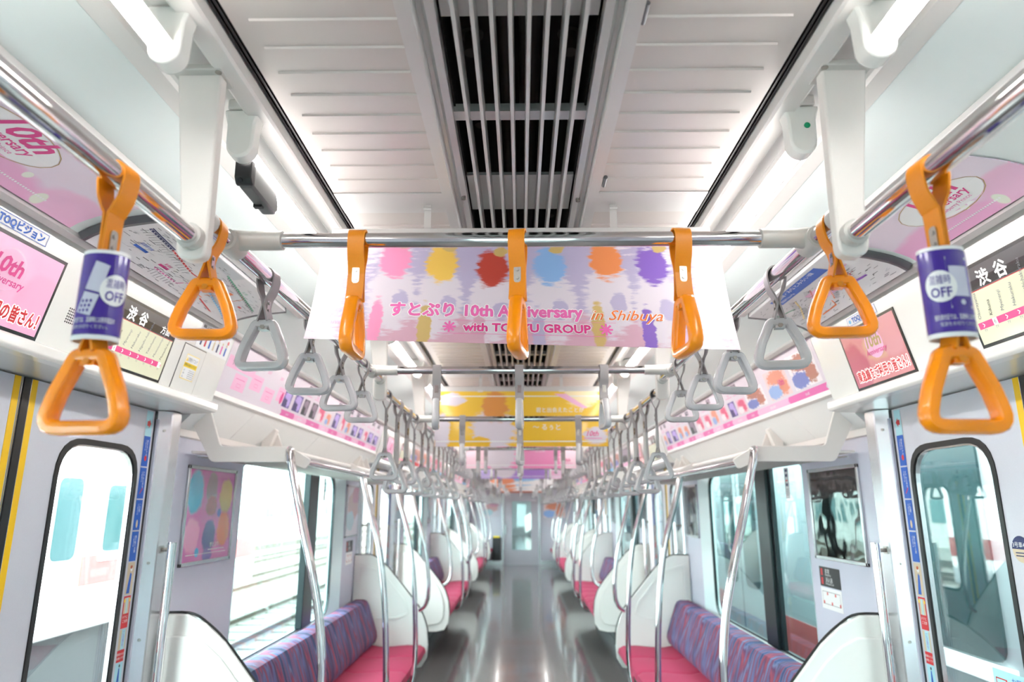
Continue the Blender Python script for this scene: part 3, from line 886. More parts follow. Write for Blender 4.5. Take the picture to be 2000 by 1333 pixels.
for i, (y, z) in enumerate(crossY):
    for x, nm in ((-0.308, 'left'), (-0.005, 'middle'), (0.302, 'right')):
        if i == 0:
            rz = -math.pi/2 + {'left': 0.0, 'middle': -0.16, 'right': 0.10}[nm]
            strap(('orange', 0.226), (x, y, z), rz, '%s orange strap of the three on the nearest cross rail' % nm, 'orange straps near the camera')
        else:
            strap(('grey', 0.216 if (i % 4) < 2 else 0.24), (x, y, z), -math.pi/2 + rnd.uniform(-0.25, 0.25), '%s grey strap on the %s cross rail from the camera' % (nm, nth(i)), 'grey straps on the cross rails', i < 3)

# purple notice sleeves on the two nearest straps
def sleeve(s):
    t = sleeved[s]
    rx, ry, z0, z1 = 0.029, 0.021, -0.232, -0.112
    def S(u, v, h=0.0):
        a = -math.pi/2 + u
        return Vector((math.cos(a)*(rx+h), math.sin(a)*(ry+h), z0 + v))
    b = MB(); N = 28
    rings = []
    for (dz, k) in ((0, 1.0), (z1-z0, 1.0), (z1-z0, 0.94), (0, 0.94)):
        rings.append([Vector((math.cos(2*math.pi*q/N)*rx*k, math.sin(2*math.pi*q/N)*ry*k, z0+dz)) for q in range(N)])
    b.loft(rings, closed=True)
    me = b.mesh('notice_sleeve', 'print_white')
    o = bpy.data.objects.new('notice_sleeve', me); COL.objects.link(o); o.parent = t
    if s > 0: o.rotation_euler.z = -math.pi - 0.10
    else: o.rotation_euler.z = 0.10
    o['label'] = 'purple sleeve asking to switch phones off'
    p = Print(S, True); H = z1-z0
    p.rect('purple', -math.pi, math.pi, 0.006, H-0.005, 0.0004, nu=40)
    if s < 0:      # folding phone, dial keys and OFF badge to the right
        sh = 0.0
        p.quad('print_pale', [(-0.30, 0.066), (0.36, 0.061), (0.62, 0.098), (0.02, 0.104)], 0.0012)
        p.quad('print_pale', [(-0.62, 0.036), (0.08, 0.030), (0.34, 0.058), (-0.32, 0.063)], 0.0012)
        for a in range(3):
            for c in range(3): p.disc('purple', -0.42+0.18*a+0.05*c, 0.0375+0.0062*c, 0.06, 0.0024, 0.0015, 8)
        cu = 0.98
    else:
        p.frame('print_pale', -0.30, 0.72, 0.036, 0.105, 0.004, 0.0007); p.rect('print_pale', -0.20, 0.62, 0.052, 0.092, 0.0008, nu=6); p.disc('print_pale', 0.22, 0.044, 0.11, 0.0035, 0.0009)
        cu = -0.62
    p.disc('print_white', cu, 0.066, 0.66, 0.021, 0.0013, 24)
    p.text('purple', '混雑時', cu, 0.0695, 0.010, 0.0019, width=0.86)
    p.text('purple', 'OFF', cu, 0.0515, 0.0135, 0.0019, bold=0.02, width=0.84)
    p.text('print_white', '優先席付近では、混雑時には携帯電話の', 0.05, 0.022, 0.006, 0.0009, width=2.2)
    p.text('print_pale', '電源をお切りください。', 0.0, 0.014, 0.0045, 0.0009, width=1.7)
    ob = p.b.mesh('print', p.slots, smooth=False, recalc=False)
    q = bpy.data.objects.new('print', ob); COL.objects.link(q); q.parent = o
for s in (-1, 1): sleeve(s)

# ================================================================ HANGING POSTERS
pal = {'pink': srgb(240, 150, 190), 'yellow': srgb(240, 196, 90), 'red': srgb(190, 72, 60), 'blue': srgb(140, 178, 226), 'orange': srgb(236, 142, 84), 'violet': srgb(134, 98, 190), 'white': srgb(222, 212, 222), 'lilac': srgb(186, 176, 206), 'rose': srgb(212, 168, 186), 'gold': srgb(206, 176, 112)}
bl = []
for (x, y, c) in ((763, 520, 'pink'), (857, 528, 'yellow'), (960, 537, 'red'), (1075, 532, 'blue'), (1188, 520, 'orange'), (1282, 530, 'violet')):
    u = (x-1016)/810 + 0.5; v = (672-y)/190
    bl += [(u, v-0.36, 0.060, 0.36, pal['white']), (u-0.030, v-0.62, 0.016, 0.24, {'pink': pal['pink'], 'yellow': pal['gold'], 'red': pal['rose'], 'blue': pal['lilac'], 'orange': pal['gold'], 'violet': pal['violet']}[c]), (u+0.022, v-0.40, 0.020, 0.10, pal['lilac']), (u, v+0.02, 0.040, 0.19, pal[c]), (u+0.018, v+0.19, 0.018, 0.05, pal['gold'])]
bl = [(0.5, 0.5, 0.45, 0.62, pal['lilac']), (0.5, 0.08, 0.46, 0.24, pal['rose'])] + bl
blobmat('poster_pastel', srgb(232, 220, 228), bl, noise=0.55, nscale=26)
blobmat('poster_yellow', srgb(240, 190, 34), [(0.34, 0.30, 0.13, 0.40, pal['white']), (0.35, 0.72, 0.075, 0.30, srgb(226, 150, 70)), (0.04, 0.25, 0.05, 0.35, pal['white']), (0.10, 0.85, 0.08, 0.12, pal['white']), (0.86, 0.95, 0.10, 0.25, srgb(250, 232, 190)), (0.27, 0.06, 0.06, 0.12, srgb(240, 190, 40)), (0.93, 0.20, 0.07, 0.16, pal['white'])], noise=0.5, nscale=16, base2=srgb(244, 200, 60))
blobmat('poster_pink', srgb(240, 140, 190), [(0.30, 0.42, 0.16, 0.5, pal['white']), (0.33, 0.88, 0.085, 0.34, srgb(242, 156, 190)), (0.04, 0.5, 0.14, 1.0, srgb(250, 214, 226)), (0.95, 0.3, 0.1, 0.5, srgb(250, 214, 226))], noise=0.5, nscale=16, base2=srgb(244, 168, 206))
blobmat('poster_violet', srgb(176, 132, 214), [(0.30, 0.5, 0.16, 0.5, pal['white']), (0.33, 0.9, 0.09, 0.34, srgb(120, 80, 180)), (0.94, 0.4, 0.1, 0.7, srgb(244, 206, 230)), (0.05, 0.4, 0.1, 0.7, srgb(206, 186, 236))], noise=0.3, nscale=8)
blobmat('poster_news', srgb(244, 240, 240), [(0.3, 0.8, 0.22, 0.16, srgb(240, 110, 70)), (0.75, 0.7, 0.2, 0.2, srgb(214, 90, 96)), (0.5, 0.35, 0.3, 0.2, srgb(150, 200, 232)), (0.2, 0.2, 0.2, 0.2, srgb(236, 150, 110))], noise=0.25, nscale=12)

def hanger(y, z, i, w=0.985):
    t = thing('poster_hanger', (0, y, z), '%s aluminium poster hanger bar from the camera' % nth(i), 'hanger', 'poster hanger bars')
    b = MB(); b.box(-w/2, w/2, y-0.014, y+0.014, z-0.018, z+0.022); b.build('clamp_bar', 'frame_metal', t, bevel=0.003)
    for x in (-0.245, 0.245):
        b = MB(); b.box(x-0.009, x+0.009, y-0.002, y+0.002, z+0.02, 2.276); b.cyl((x-0.010, y-0.006, 2.264), (x+0.010, y-0.006, 2.264), 0.005, 8); b.build('hook', 'frame_metal', t)
        b = MB(); b.box(x-0.016, x+0.016, y-0.017, y-0.0135, z-0.014, z-0.002); b.build('clip', 'trough_white', t)
    return t
def hung_poster(y, ztop, zbot, m, label, tilt=0.0, roll=0.0, w=1.03):
    t = thing('hanging_poster', (0, y, zbot), label, 'poster', 'posters hanging over the aisle')
    def S(u, v, h=0.0):
        k = v
        z = zbot + (ztop-zbot)*k - roll*u*(1-k)
        yy = y - tilt*(1-k)**1.4
        return Vector((u, yy - h - 0.0006, z))
    b = MB()
    nu, nv = 8, 8
    for side in (0, 1):
        g = [S(-w/2+w*i/nu, j/nv, 0.0 if side == 0 else -0.0012) for j in range(nv+1) for i in range(nu+1)]
        fs = [(j*(nu+1)+i, j*(nu+1)+i+1, (j+1)*(nu+1)+i+1, (j+1)*(nu+1)+i) for j in range(nv) for i in range(nu)]
        uvs = [[(i/nu, j/nv), ((i+1)/nu, j/nv), ((i+1)/nu, (j+1)/nv), (i/nu, (j+1)/nv)] for j in range(nv) for i in range(nu)]
        if side: fs = [f[::-1] for f in fs]; uvs = [q[::-1] for q in uvs]
        b.add(g, fs, uvs)
    b.build('sheet', m, t, recalc=False)
    # print helper works in metres: u across, v as fraction of the height
    H = ztop-zbot
    return t, (lambda u, v, h=0.0: S(u, v/H, h)), H

hanger(1.672, 2.185, 0)
t, S, H = hung_poster(1.670, 2.172, 1.872, 'poster_pastel', 'nearest hanging poster in pastel pink with six soft colour patches', tilt=0.105, roll=0.030)
p = Print(S)
p.line('print_palepink', [(-0.42, 0.278), (0.42, 0.278)], 0.004)
p.fat('print_white', 'すとぷり 10th Anniversary', -0.085, 0.077, 0.034, 0.0042, 0.0007, width=0.47)
p.fat('print_pink', 'すとぷり 10th Anniversary', -0.085, 0.077, 0.034, 0.0018, 0.0012, width=0.47)
p.text('print_white', 'in Shibuya', 0.258, 0.072, 0.030, 0.0008, bold=0.03, shear=0.4, width=0.182)
p.text('print_orange', 'in Shibuya', 0.258, 0.072, 0.030, 0.0012, bold=0.004, shear=0.4, width=0.176)
p.fat('print_white', 'with TOKYU GROUP', 0.015, 0.034, 0.024, 0.003, 0.0007, width=0.305); p.fat('print_hotpink', 'with TOKYU GROUP', 0.015, 0.034, 0.024, 0.0012, 0.0012, width=0.305)
p.line('print_pink', [(-0.20, 0.026), (0.23, 0.026)], 0.0012); p.line('print_pink', [(-0.20, 0.064), (0.23, 0.064)], 0.0008)
for u in (-0.172, 0.205):
    for a in range(4):
        an = math.pi*a/4; p.line('print_pink', [(u-0.016*math.cos(an), 0.045-0.016*math.sin(an)), (u+0.016*math.cos(an), 0.045+0.016*math.sin(an))], 0.005, 0.0009 + a*0.0001)
p.text('print_palepink', '10th', -0.432, 0.066, 0.034, shear=0.2, bold=0.02); p.text('print_palepink', 'Anniversary', -0.44, 0.046, 0.015, shear=0.25, bold=0.012); p.text('print_palepink', 'Strawberry Prince', -0.44, 0.034, 0.008)
for (du, dv) in ((-0.44, 0.26), (0.44, 0.25), (0.46, 0.19)):
    for a in range(5):
        an = 2*math.pi*a/5; p.disc('print_palepink', du+0.016*math.cos(an), dv+0.016*math.sin(an), 0.009, 0.009, 0.0007, 10)
p.build(t)

ads = [('poster_yellow', 'yellow hanging poster with white ribbons and soft golden patch', ['君と出会えたことが', '一番の宝物', '～ るぅと'], 'print_white'),
       ('poster_pink', 'rose pink hanging poster behind the yellow one', ['夢をみる場所はここに', '～ さとみ'], 'print_white'),
       ('poster_violet', 'violet hanging poster behind the rose pink one', ['ありがとう', '～ ななもり。'], 'print_white'),
       ('poster_news', 'white and orange hanging poster in the far half of the car', ['お知らせ'], 'print_red'),
       ('poster_news', 'white and orange hanging poster second from the far end door', ['ご案内'], 'print_red'),
       ('poster_news', 'white and orange hanging poster nearest the far end door', ['ご案内'], 'print_red')]
for i, (m, lab, tx, ink) in enumerate(ads):
    y = 4.07 + 2.41*i
    hanger(y+0.016, 2.185, i+1)
    t, S, H = hung_poster(y, 2.175, 1.845, m, lab)
    p = Print(S)
    for q, s_ in enumerate(tx[:2]): p.text(ink, s_, 0.09, 0.205-0.05*q, 0.024, align='l', bold=0.01)
    if len(tx) > 2: p.text(ink, tx[2], 0.07, 0.10, 0.03, align='l', bold=0.01)
    if i < 3:
        p.text('print_hotpink', '10th', 0.425, 0.062, 0.032, shear=0.3, bold=0.015); p.line('print_pink', [(0.37, 0.048), (0.48, 0.048)], 0.004)
        p.line('print_white', [(-0.505, 0.03), (0.505, 0.03)], 0.006); p.line('print_white', [(-0.505, 0.30), (0.505, 0.30)], 0.006)
        p.poly('print_palepink', [(0.20, 0.315), (0.27, 0.315), (0.40, 0.23), (0.37, 0.225)], 0.0007)
    p.build(t)

# ================================================================ POSTERS AND ROUTE MAPS ON THE COVE
COVE = [(1.128, 2.180), (1.11, 2.192), (1.07, 2.2085), (1.02, 2.2205), (0.96, 2.2295), (0.892, 2.2365)]
_cl = [0.0]
for a, c in zip(COVE, COVE[1:]): _cl.append(_cl[-1] + math.hypot(c[0]-a[0], c[1]-a[1]))
CLEN = _cl[-1]
def cove_pt(v):
    v = max(0.0, min(CLEN, v))
    for i in range(len(COVE)-1):
        if v <= _cl[i+1] + 1e-9:
            t = (v-_cl[i])/(_cl[i+1]-_cl[i]); a, c = COVE[i], COVE[i+1]
            d = Vector((c[0]-a[0], c[1]-a[1])).normalized()
            return a[0]+(c[0]-a[0])*t, a[1]+(c[1]-a[1])*t, d
def cove_surf(s, y0, y1, lift):
    def S(u, v, h=0.0):
        x, z, d = cove_pt(v); hh = h + lift
        nx, nz = d.y, -d.x                      # towards the saloon (down)
        if nz > 0: nx, nz = -nx, -nz
        return Vector((s*(x + nx*hh), (y0+u) if s < 0 else (y1-u), z + nz*hh))
    return S
def cove_sheet(name, s, y0, y1, th, m, label, cat):
    t = thing(name, (s*1.12, (y0+y1)/2, 2.17), label, cat)
    S = cove_surf(s, y0, y1, 0.0)
    b = MB(); nv = 10; L = y1-y0
    g = [S(u, CLEN*j/nv, h) for h in (0.001, th) for u in (0, L) for j in range(nv+1)]
    n = nv+1
    fs = []; uv = []
    for j in range(nv):
        fs += [(2*n+j, 2*n+j+1, 3*n+j+1, 3*n+j), (j, n+j, n+j+1, j+1), (j, j+1, 2*n+j+1, 2*n+j), (n+j, 3*n+j, 3*n+j+1, n+j+1)]
        q = [(0, j/nv), (0, (j+1)/nv), (1, (j+1)/nv), (1, j/nv)]
        uv += [q, q, q, q]
    fs += [(0, 2*n, 3*n, n), (nv, n+nv, 3*n+nv, 2*n+nv)]; uv += [[(0, 0)]*4, [(0, 1)]*4]
    b.add(g, fs, uv)
    b.build('sheet', m, t)
    return t, cove_surf(s, y0, y1, th), L
blobmat('cove_pink', srgb(230, 216, 230), [(0.3, 0.05, 0.5, 0.3, srgb(236, 176, 212)), (0.9, 0.15, 0.2, 0.3, srgb(238, 190, 218)), (0.5, 0.98, 0.6, 0.2, srgb(214, 190, 210)), (0.75, 0.1, 0.03, 0.09, srgb(232, 236, 220)), (0.6, 0.25, 0.02, 0.05, srgb(236, 238, 226))], noise=0.3, nscale=4)
for s, y0, y1 in ((-1, 1.00, 1.575), (1, 1.335, 1.845)):
    t, S, L = cove_sheet('cove_poster', s, y0, y1, 0.004, 'cove_pink', 'pale pink anniversary poster on the curved cove at the upper %s' % SIDE[s], 'poster')
    p = Print(S, True)
    cu = 0.20 if s < 0 else 0.30
    p.disc('print_white', cu, 0.118, 0.135, 0.062, 0.0006, 24)
    p.text('print_hotpink', '10th', cu+0.02, 0.125, 0.060, shear=0.25, bold=0.03, h=0.0009); p.text('print_hotpink', 'Anniversary', cu, 0.098, 0.026, shear=0.2, bold=0.015, h=0.0009)
    p.text('print_pink', 'Strawberry Prince', cu, 0.079, 0.013, h=0.0009)
    p.line('print_gold', [(cu+0.138*math.cos(q*math.pi/10), 0.118+0.065*math.sin(q*math.pi/10)) for q in range(21)], 0.002, 0.0008)
    for q in range(26): p.rect('print_white', L-0.33+0.008*q, L-0.327+0.008*q+0.002, 0.026, 0.031, 0.0006)
    p.build(t)
rm = random.Random(5)
for s, y0, y1 in ((-1, 1.625, 2.47), (1, 1.885, 2.575)):
    t, S, L = cove_sheet('route_map', s, y0, y1, 0.020, 'poster_white', 'white railway %s map on the curved cove above the %s door' % ('route' if s < 0 else 'network', SIDE[s]), 'map')
    for yy in (y0-0.012, y1):
        b = MB(s)
        pts = [cove_pt(CLEN*j/8) for j in range(9)]
        lo = [(x, z) for x, z, d in pts]; hi = [(x + (-abs(d.y))*0.022, z-abs(d.x)*0.022) for x, z, d in pts]
        b.prism(lo + hi[::-1], 'y', yy, yy+0.012)
        b.build('end_rail', 'steel_dark', t, smooth=False)
    p = Print(S, True)
    if s < 0:
        p.line('print_navy', [(0.03, 0.165), (0.18, 0.150)], 0.007); p.line('print_red', [(0.18, 0.150), (0.36, 0.118), (0.50, 0.118), (0.66, 0.085), (0.80, 0.075)], 0.006)
        p.line('print_green', [(0.42, 0.205), (0.80, 0.140)], 0.006); p.line('print_skyblue', [(0.46, 0.112), (0.78, 0.030)], 0.005)
        p.line('print_orange', [(0.55, 0.07), (0.60, 0.115), (0.66, 0.12), (0.66, 0.16), (0.62, 0.17)], 0.004); p.line('print_pink', [(0.26, 0.05), (0.40, 0.045), (0.46, 0.10)], 0.004)
        p.line('print_purple', [(0.66, 0.085), (0.78, 0.055)], 0.004); p.line('print_grey', [(0.10, 0.06), (0.30, 0.20), (0.42, 0.15)], 0.0012); p.line('print_grey', [(0.20, 0.02), (0.42, 0.09), (0.55, 0.16)], 0.0012)
        p.rect('print_lightgrey', 0.0, L*0.55, 0.205, CLEN-0.004, 0.0005, nu=1, nv=2); p.rect('print_white', 0.14, 0.22, 0.222, 0.238, 0.0008); p.text('print_red', 'のるる', 0.16, 0.226, 0.008); p.text('print_blue', '路線図', 0.19, 0.226, 0.008)
        p.rect('print_blue', 0.10, 0.165, 0.078, 0.088); p.rect('print_hotpink', 0.25, 0.30, 0.068, 0.078); p.rect('print_orange', 0.575, 0.60, 0.135, 0.150); p.rect('print_red', 0.72, 0.745, 0.11, 0.12)
    else:
        p.rect('print_blue', L-0.50, L-0.12, 0.185, 0.232, 0.0006); p.text('print_white', '東急線・みなとみらい線', L-0.48, 0.213, 0.014, align='l', width=0.32); p.text('print_white', '路線案内 Route Map', L-0.48, 0.193, 0.010, align='l')
        for q in range(4):
            u0 = 0.08 + 0.13*q; p.line(('print_yellow', 'print_red', 'print_orange', 'print_pink')[q], [(u0, 0.06), (u0+0.10, 0.115+0.01*q), (u0+0.16, 0.16)], 0.005)
        p.line('print_grey', [(0.05, 0.11), (0.3, 0.10), (0.6, 0.15)], 0.0015); p.line('print_orange', [(0.18, 0.03), (0.30, 0.035), (0.32, 0.06)], 0.005); p.rect('print_palepink', 0.30, 0.42, 0.085, 0.15, 0.0004)
        p.line('print_purple', [(0.52, 0.075), (0.58, 0.07)], 0.010); p.line('print_red', [(0.46, 0.16), (0.56, 0.11)], 0.006)
    def stations(a, c, n, ink, ang):
        for q in range(n):
            t_ = (q+0.5)/n; u = a[0]+(c[0]-a[0])*t_; v = a[1]+(c[1]-a[1])*t_
            p.disc('print_white', u, v, 0.0026, 0.0022, 0.0010, 8)
            p.line(ink, [(u+0.004*math.cos(ang), v+0.006*math.sin(ang)), (u+0.030*math.cos(ang), v+0.026*math.sin(ang))], 0.0022, 0.0009)
    if s < 0:
        stations((0.03, 0.165), (0.18, 0.150), 9, 'print_grey', -1.9); stations((0.18, 0.150), (0.36, 0.118), 9, 'print_grey', -1.9); stations((0.42, 0.205), (0.80, 0.140), 20, 'print_grey', -0.5)
        stations((0.46, 0.112), (0.78, 0.030), 16, 'print_grey', 0.1); stations((0.50, 0.118), (0.66, 0.085), 8, 'print_grey', 1.0); stations((0.66, 0.085), (0.80, 0.075), 6, 'print_grey', -1.2); stations((0.26, 0.05), (0.40, 0.045), 8, 'print_grey', -1.6)
        p.line('print_navy', [(0.03, 0.172), (0.18, 0.157)], 0.004, 0.0007); p.line('print_red', [(0.56, 0.045), (0.70, 0.020)], 0.004, 0.0007); p.line('print_orange', [(0.44, 0.06), (0.56, 0.052)], 0.003, 0.0007)
        p.text('print_blue', '田園都市線', 0.13, 0.098, 0.009, 0.001); p.text('print_hotpink', '東横線', 0.275, 0.083, 0.009, 0.001); p.text('print_green', '池上線', 0.60, 0.185, 0.009, 0.001)
    else:
        for q in range(4):
            u0 = 0.08 + 0.13*q; stations((u0, 0.06), (u0+0.10, 0.115+0.01*q), 10, 'print_grey', -0.4); stations((u0+0.10, 0.115+0.01*q), (u0+0.16, 0.16), 6, 'print_grey', 2.6)
        stations((0.05, 0.11), (0.3, 0.10), 14, 'print_grey', -1.3); stations((0.46, 0.16), (0.56, 0.11), 8, 'print_red', 0.2)
        p.line('print_yellow', [(0.10, 0.05), (0.34, 0.10)], 0.006, 0.0007); p.line('print_hotpink', [(0.34, 0.10), (0.50, 0.17)], 0.005, 0.0007); p.line('print_green', [(0.04, 0.15), (0.16, 0.13)], 0.004, 0.0007)
    for q in range(200):                             # lines of tiny station names
        u, v = rm.uniform(0.02, L-0.05), rm.uniform(0.012, CLEN-0.02)
        if s > 0 and v > 0.17 and u > L-0.52: continue
        a = rm.choice((0.0, 0.0, 0.7)); d = rm.uniform(0.012, 0.034)
        p.line(rm.choice(('print_grey', 'print_grey', 'print_black', 'print_lightgrey')), [(u, v), (u+d*math.cos(a), v+d*math.sin(a)*0.4)], 0.0018)
    p.build(t)

# ================================================================ THINGS ON THE DOOR HEADERS
HV = Vector((1.168-1.236, 0, 2.172-1.902)).normalized()
def head_surf(s, y0, y1, v0, lift=0.0):
    U = (0, 1, 0) if s < 0 else (0, -1, 0)
    V = (s*HV.x, 0, HV.z)
    O = Vector((s*1.236, y0 if s < 0 else y1, 1.902)) + Vector(V)*v0
    N = Vector(U).cross(Vector(V)).normalized()
    return planar(O + N*lift, U, V)
blobmat('screen_pink', srgb(236, 176, 206), [(0.30, 0.62, 0.5, 0.4, srgb(238, 182, 210)), (0.55, 0.68, 0.14, 0.20, srgb(246, 214, 226)), (0.15, 0.2, 0.3, 0.3, srgb(230, 156, 192)), (0.9, 0.3, 0.2, 0.5, srgb(236, 170, 200))], rough=0.2, coat=0.5, noise=0.3, nscale=4, emit=0.05)
blobmat('screen_rose', srgb(206, 136, 140), [(0.55, 0.62, 0.22, 0.30, srgb(206, 160, 140)), (0.1, 0.3, 0.25, 0.5, srgb(190, 104, 120)), (0.85, 0.7, 0.2, 0.4, srgb(210, 150, 156))], rough=0.2, coat=0.5, noise=0.3, nscale=4, emit=0.05)
def slab(S, w, h, th, name, m, parent, uv=False, bevel=0.0):
    b = MB()
    vs = [S(0, 0, 0), S(w, 0, 0), S(w, h, 0), S(0, h, 0), S(0, 0, th), S(w, 0, th), S(w, h, th), S(0, h, th)]
    fs = [(0, 3, 2, 1), (4, 5, 6, 7), (0, 1, 5, 4), (1, 2, 6, 5), (2, 3, 7, 6), (3, 0, 4, 7)]
    q = [(0, 0), (1, 0), (1, 1), (0, 1)]
    b.add(vs, fs, [q]*6 if uv else None)
    return b.build(name, m, parent, bevel=bevel)
def monitor(s, y0, y1, kind, label):
    S = head_surf(s, y0, y1, 0.006)
    t = thing('monitor', tuple(S((y1-y0)/2, 0, 0)), label, 'monitor', 'monitors above the doors')
    W, Hh = y1-y0, 0.216
    slab(S, W, Hh, 0.0035, 'bezel', 'bezel', t)
    b = 0.009
    S2 = lambda u, v, h=0.0: S(u+b, v+b, h+0.0036)
    w, h = W-2*b, Hh-2*b
    p = Print(S2)
    if kind == 'ad':
        slab(S2, w, h, 0.0006, 'screen', 'screen_pink' if s < 0 else 'screen_rose', t, uv=True)
        p.disc('print_palepink', w*0.55, h*0.64, 0.055, 0.05, 0.0009); p.text('print_hotpink' if s < 0 else 'print_gold', '10th', w*0.55, h*0.60, 0.042, 0.0014, shear=0.2, bold=0.03); p.text('print_hotpink', 'Anniversary', w*0.55, h*0.47, 0.020, 0.0014, shear=0.2, bold=0.012)
        p.fat('screen_white', '東急線をご利用の皆さん！', w*0.52, h*0.10, 0.032, 0.0040, 0.0010, width=w*0.90); p.fat('print_red', '東急線をご利用の皆さん！', w*0.52, h*0.10, 0.032, 0.0014, 0.0015, width=w*0.90)
    else:
        slab(S2, w, h, 0.0006, 'screen', 'screen_cream', t)
        p.rect('screen_bar', 0, w, h*0.70, h, 0.0008); p.rect('bezel', 0, w, h*0.72, h*0.84, 0.0010)
        p.line('print_red', [(0, h*0.70), (w, h*0.70)], 0.0018, 0.0012)
        p.rect('screen_pinkline', 0.004, 0.034, h*0.71, h*0.90, 0.0013); p.text('screen_white', 'TY', 0.019, h*0.82, 0.012, 0.0017); p.text('screen_white', '01', 0.019, h*0.735, 0.014, 0.0017, bold=0.01)
        p.fat('screen_white', '渋', 0.095, h*0.745, 0.034, 0.0012, 0.0016); p.fat('screen_white', '谷', 0.160, h*0.745, 0.034, 0.0012, 0.0016)
        p.text('screen_white', '方面', 0.30, h*0.755, 0.022, 0.0016)
        p.poly('screen_pinkline', [(0.01, h*0.20), (w-0.03, h*0.20), (w-0.015, h*0.245), (w-0.03, h*0.29), (0.01, h*0.29)], 0.0010)
        nm = ['Okurayama', 'Kikuna', 'Myorenji', 'Hakuraku', 'Higashi-hakuraku', 'Yokohama', 'Motosumiyoshi', 'Musashi-kosugi']
        for q, st in enumerate(nm):
            u = 0.03 + (w-0.06)*q/(len(nm)-1)
            p.text('print_black' if st in ('Kikuna', 'Musashi-kosugi') else 'print_grey', st, u, h*0.33, 0.0115, 0.0012, align='l', rot=math.radians(78))
            if q in (1, 7): p.rect('screen_white', u-0.008, u+0.008, h*0.20, h*0.29, 0.0013); p.text('print_black', '6' if q == 1 else '13', u, h*0.215, 0.013, 0.0017)
            else: p.line('screen_white', [(u-0.003, h*0.22), (u+0.003, h*0.245), (u-0.003, h*0.27)], 0.002, 0.0013)
            p.text('print_grey', 'TY', u, h*0.155, 0.007, 0.0012)
    p.build(t, 'screen_picture')
monitor(-1, 1.285, 1.665, 'ad', 'pink advert screen above the left door at the picture edge')
monitor(-1, 1.890, 2.270, 'map', 'cream station list screen above the left door beside the warning hatch')
monitor(1, 1.405, 1.785, 'map', 'cream station list screen at the right picture edge')
monitor(1, 2.095, 2.475, 'ad', 'rose advert screen above the right door')
for k in (1, 2, 3):
    for s in (-1, 1):
        o = PITCH*k
        a, c = ('ad', 'map') if s < 0 else ('map', 'ad')
        monitor(s, 1.30+o, 1.68+o, a, 'nearer screen above the %s door on the %s side' % (nth(k), SIDE[s]))
        monitor(s, 2.04+o, 2.42+o, c, 'farther screen above the %s door on the %s side' % (nth(k), SIDE[s]))
def label_plate(s, y0, y1, v0, v1, name, label, cat, draw):
    S = head_surf(s, y0, y1, v0, 0.0006)
    t = thing(name, tuple(S((y1-y0)/2, 0, 0)), label, cat)
    slab(S, y1-y0, v1-v0, 0.0008, 'plate', 'print_white', t)
    p = Print(lambda u, v, h=0.0: S(u, v, h+0.0009)); draw(p, y1-y0, v1-v0); p.build(t)
def toq(p, w, h):
    p.frame('print_blue', 0.001, w-0.001, 0.001, h-0.001, 0.0014); p.fat('print_blue', 'TOQビジョン', w*0.56, h*0.22, h*0.58, 0.0011, 0.001, width=w*0.74); p.disc('print_skyblue', w*0.10, h*0.45, h*0.24, h*0.22, 0.001)
label_plate(-1, 1.375, 1.575, 0.230, 0.262, 'channel_sign', 'white and blue screen name sticker over the left advert screen', 'sign', toq)
label_plate(1, 2.185, 2.385, 0.230, 0.262, 'channel_sign', 'white and blue screen name sticker over the right advert screen', 'sign', toq)
def card(p, w, h):
    p.rect('print_black', 0.01, 0.11, h-0.018, h-0.006); p.text('print_white', '優先席・座席', 0.06, h-0.0155, 0.007, 0.001)
    for q in range(3): p.line('print_grey', [(0.01, h-0.026-0.006*q), (0.12, h-0.026-0.006*q)], 0.002)
    for q in range(7):
        u = 0.03 + 0.034*q
        p.rect(('print_navy', 'print_red', 'print_blue', 'tan', 'print_navy', 'print_pink', 'print_blue')[q], u-0.006, u+0.006, 0.012, 0.045, 0.0008); p.disc('tan', u, 0.052, 0.005, 0.006, 0.0009)
    p.disc('print_red', 0.16, 0.066, 0.010, 0.009); p.disc('print_red', 0.24, 0.066, 0.008, 0.008)
label_plate(-1, 2.415, 2.685, 0.176, 0.270, 'manners_card', 'white manners card with small coloured figures above the left warning hatch', 'notice', card)
# emergency hatch with warning label
S = head_surf(-1, 2.350, 2.512, 0.004, 0.0)
t = thing('emergency_hatch', tuple(S(0.08, 0, 0)), 'white emergency door cock hatch with a yellow warning label', 'hatch')
slab(lambda u, v, h=0.0: S(u-0.003, v-0.003, h), 0.168, 0.172, 0.0010, 'shadow_gap', 'bezel', t)
slab(S, 0.162, 0.166, 0.0022, 'cover', 'white_gloss', t)
p = Print(lambda u, v, h=0.0: S(u, v, h+0.0023))
p.rect('print_white', 0.035, 0.130, 0.045, 0.135); p.rect('print_yellow', 0.035, 0.130, 0.088, 0.105, 0.0009); p.frame('print_yellow', 0.035, 0.130, 0.045, 0.135, 0.002, 0.001)
p.text('print_black', '非常用ドアコック', 0.088, 0.112, 0.012, 0.001, width=0.07); p.poly('print_yellow', [(0.039, 0.110), (0.053, 0.110), (0.046, 0.126)], 0.001); p.text('print_black', '非常時以外は扱わないでください', 0.082, 0.093, 0.008, 0.0012, width=0.088)
for q in range(5): p.line('print_grey', [(0.082, 0.080-0.007*q), (0.126, 0.080-0.007*q)], 0.0022)
for q in range(3): p.disc('print_black', 0.05, 0.078-0.012*q, 0.006, 0.004)
p.build(t)
for s, y in ((-1, 1.765), (1, 1.90)):                 # speaker grilles: small drilled holes
    S = head_surf(s, y-0.03, y+0.03, 0.075, 0.0004)
    t = thing('speaker_grille', tuple(S(0.03, 0, 0)), 'cluster of small black speaker holes in the %s door header' % SIDE[s], 'speaker')
    p = Print(S)
    for a in range(6):
        for c in range(6): p.disc('bezel', 0.006+0.0075*a, 0.006+0.0075*c, 0.0024, 0.0024, 0.0003, 8)
    p.build(t, 'speaker_hole')

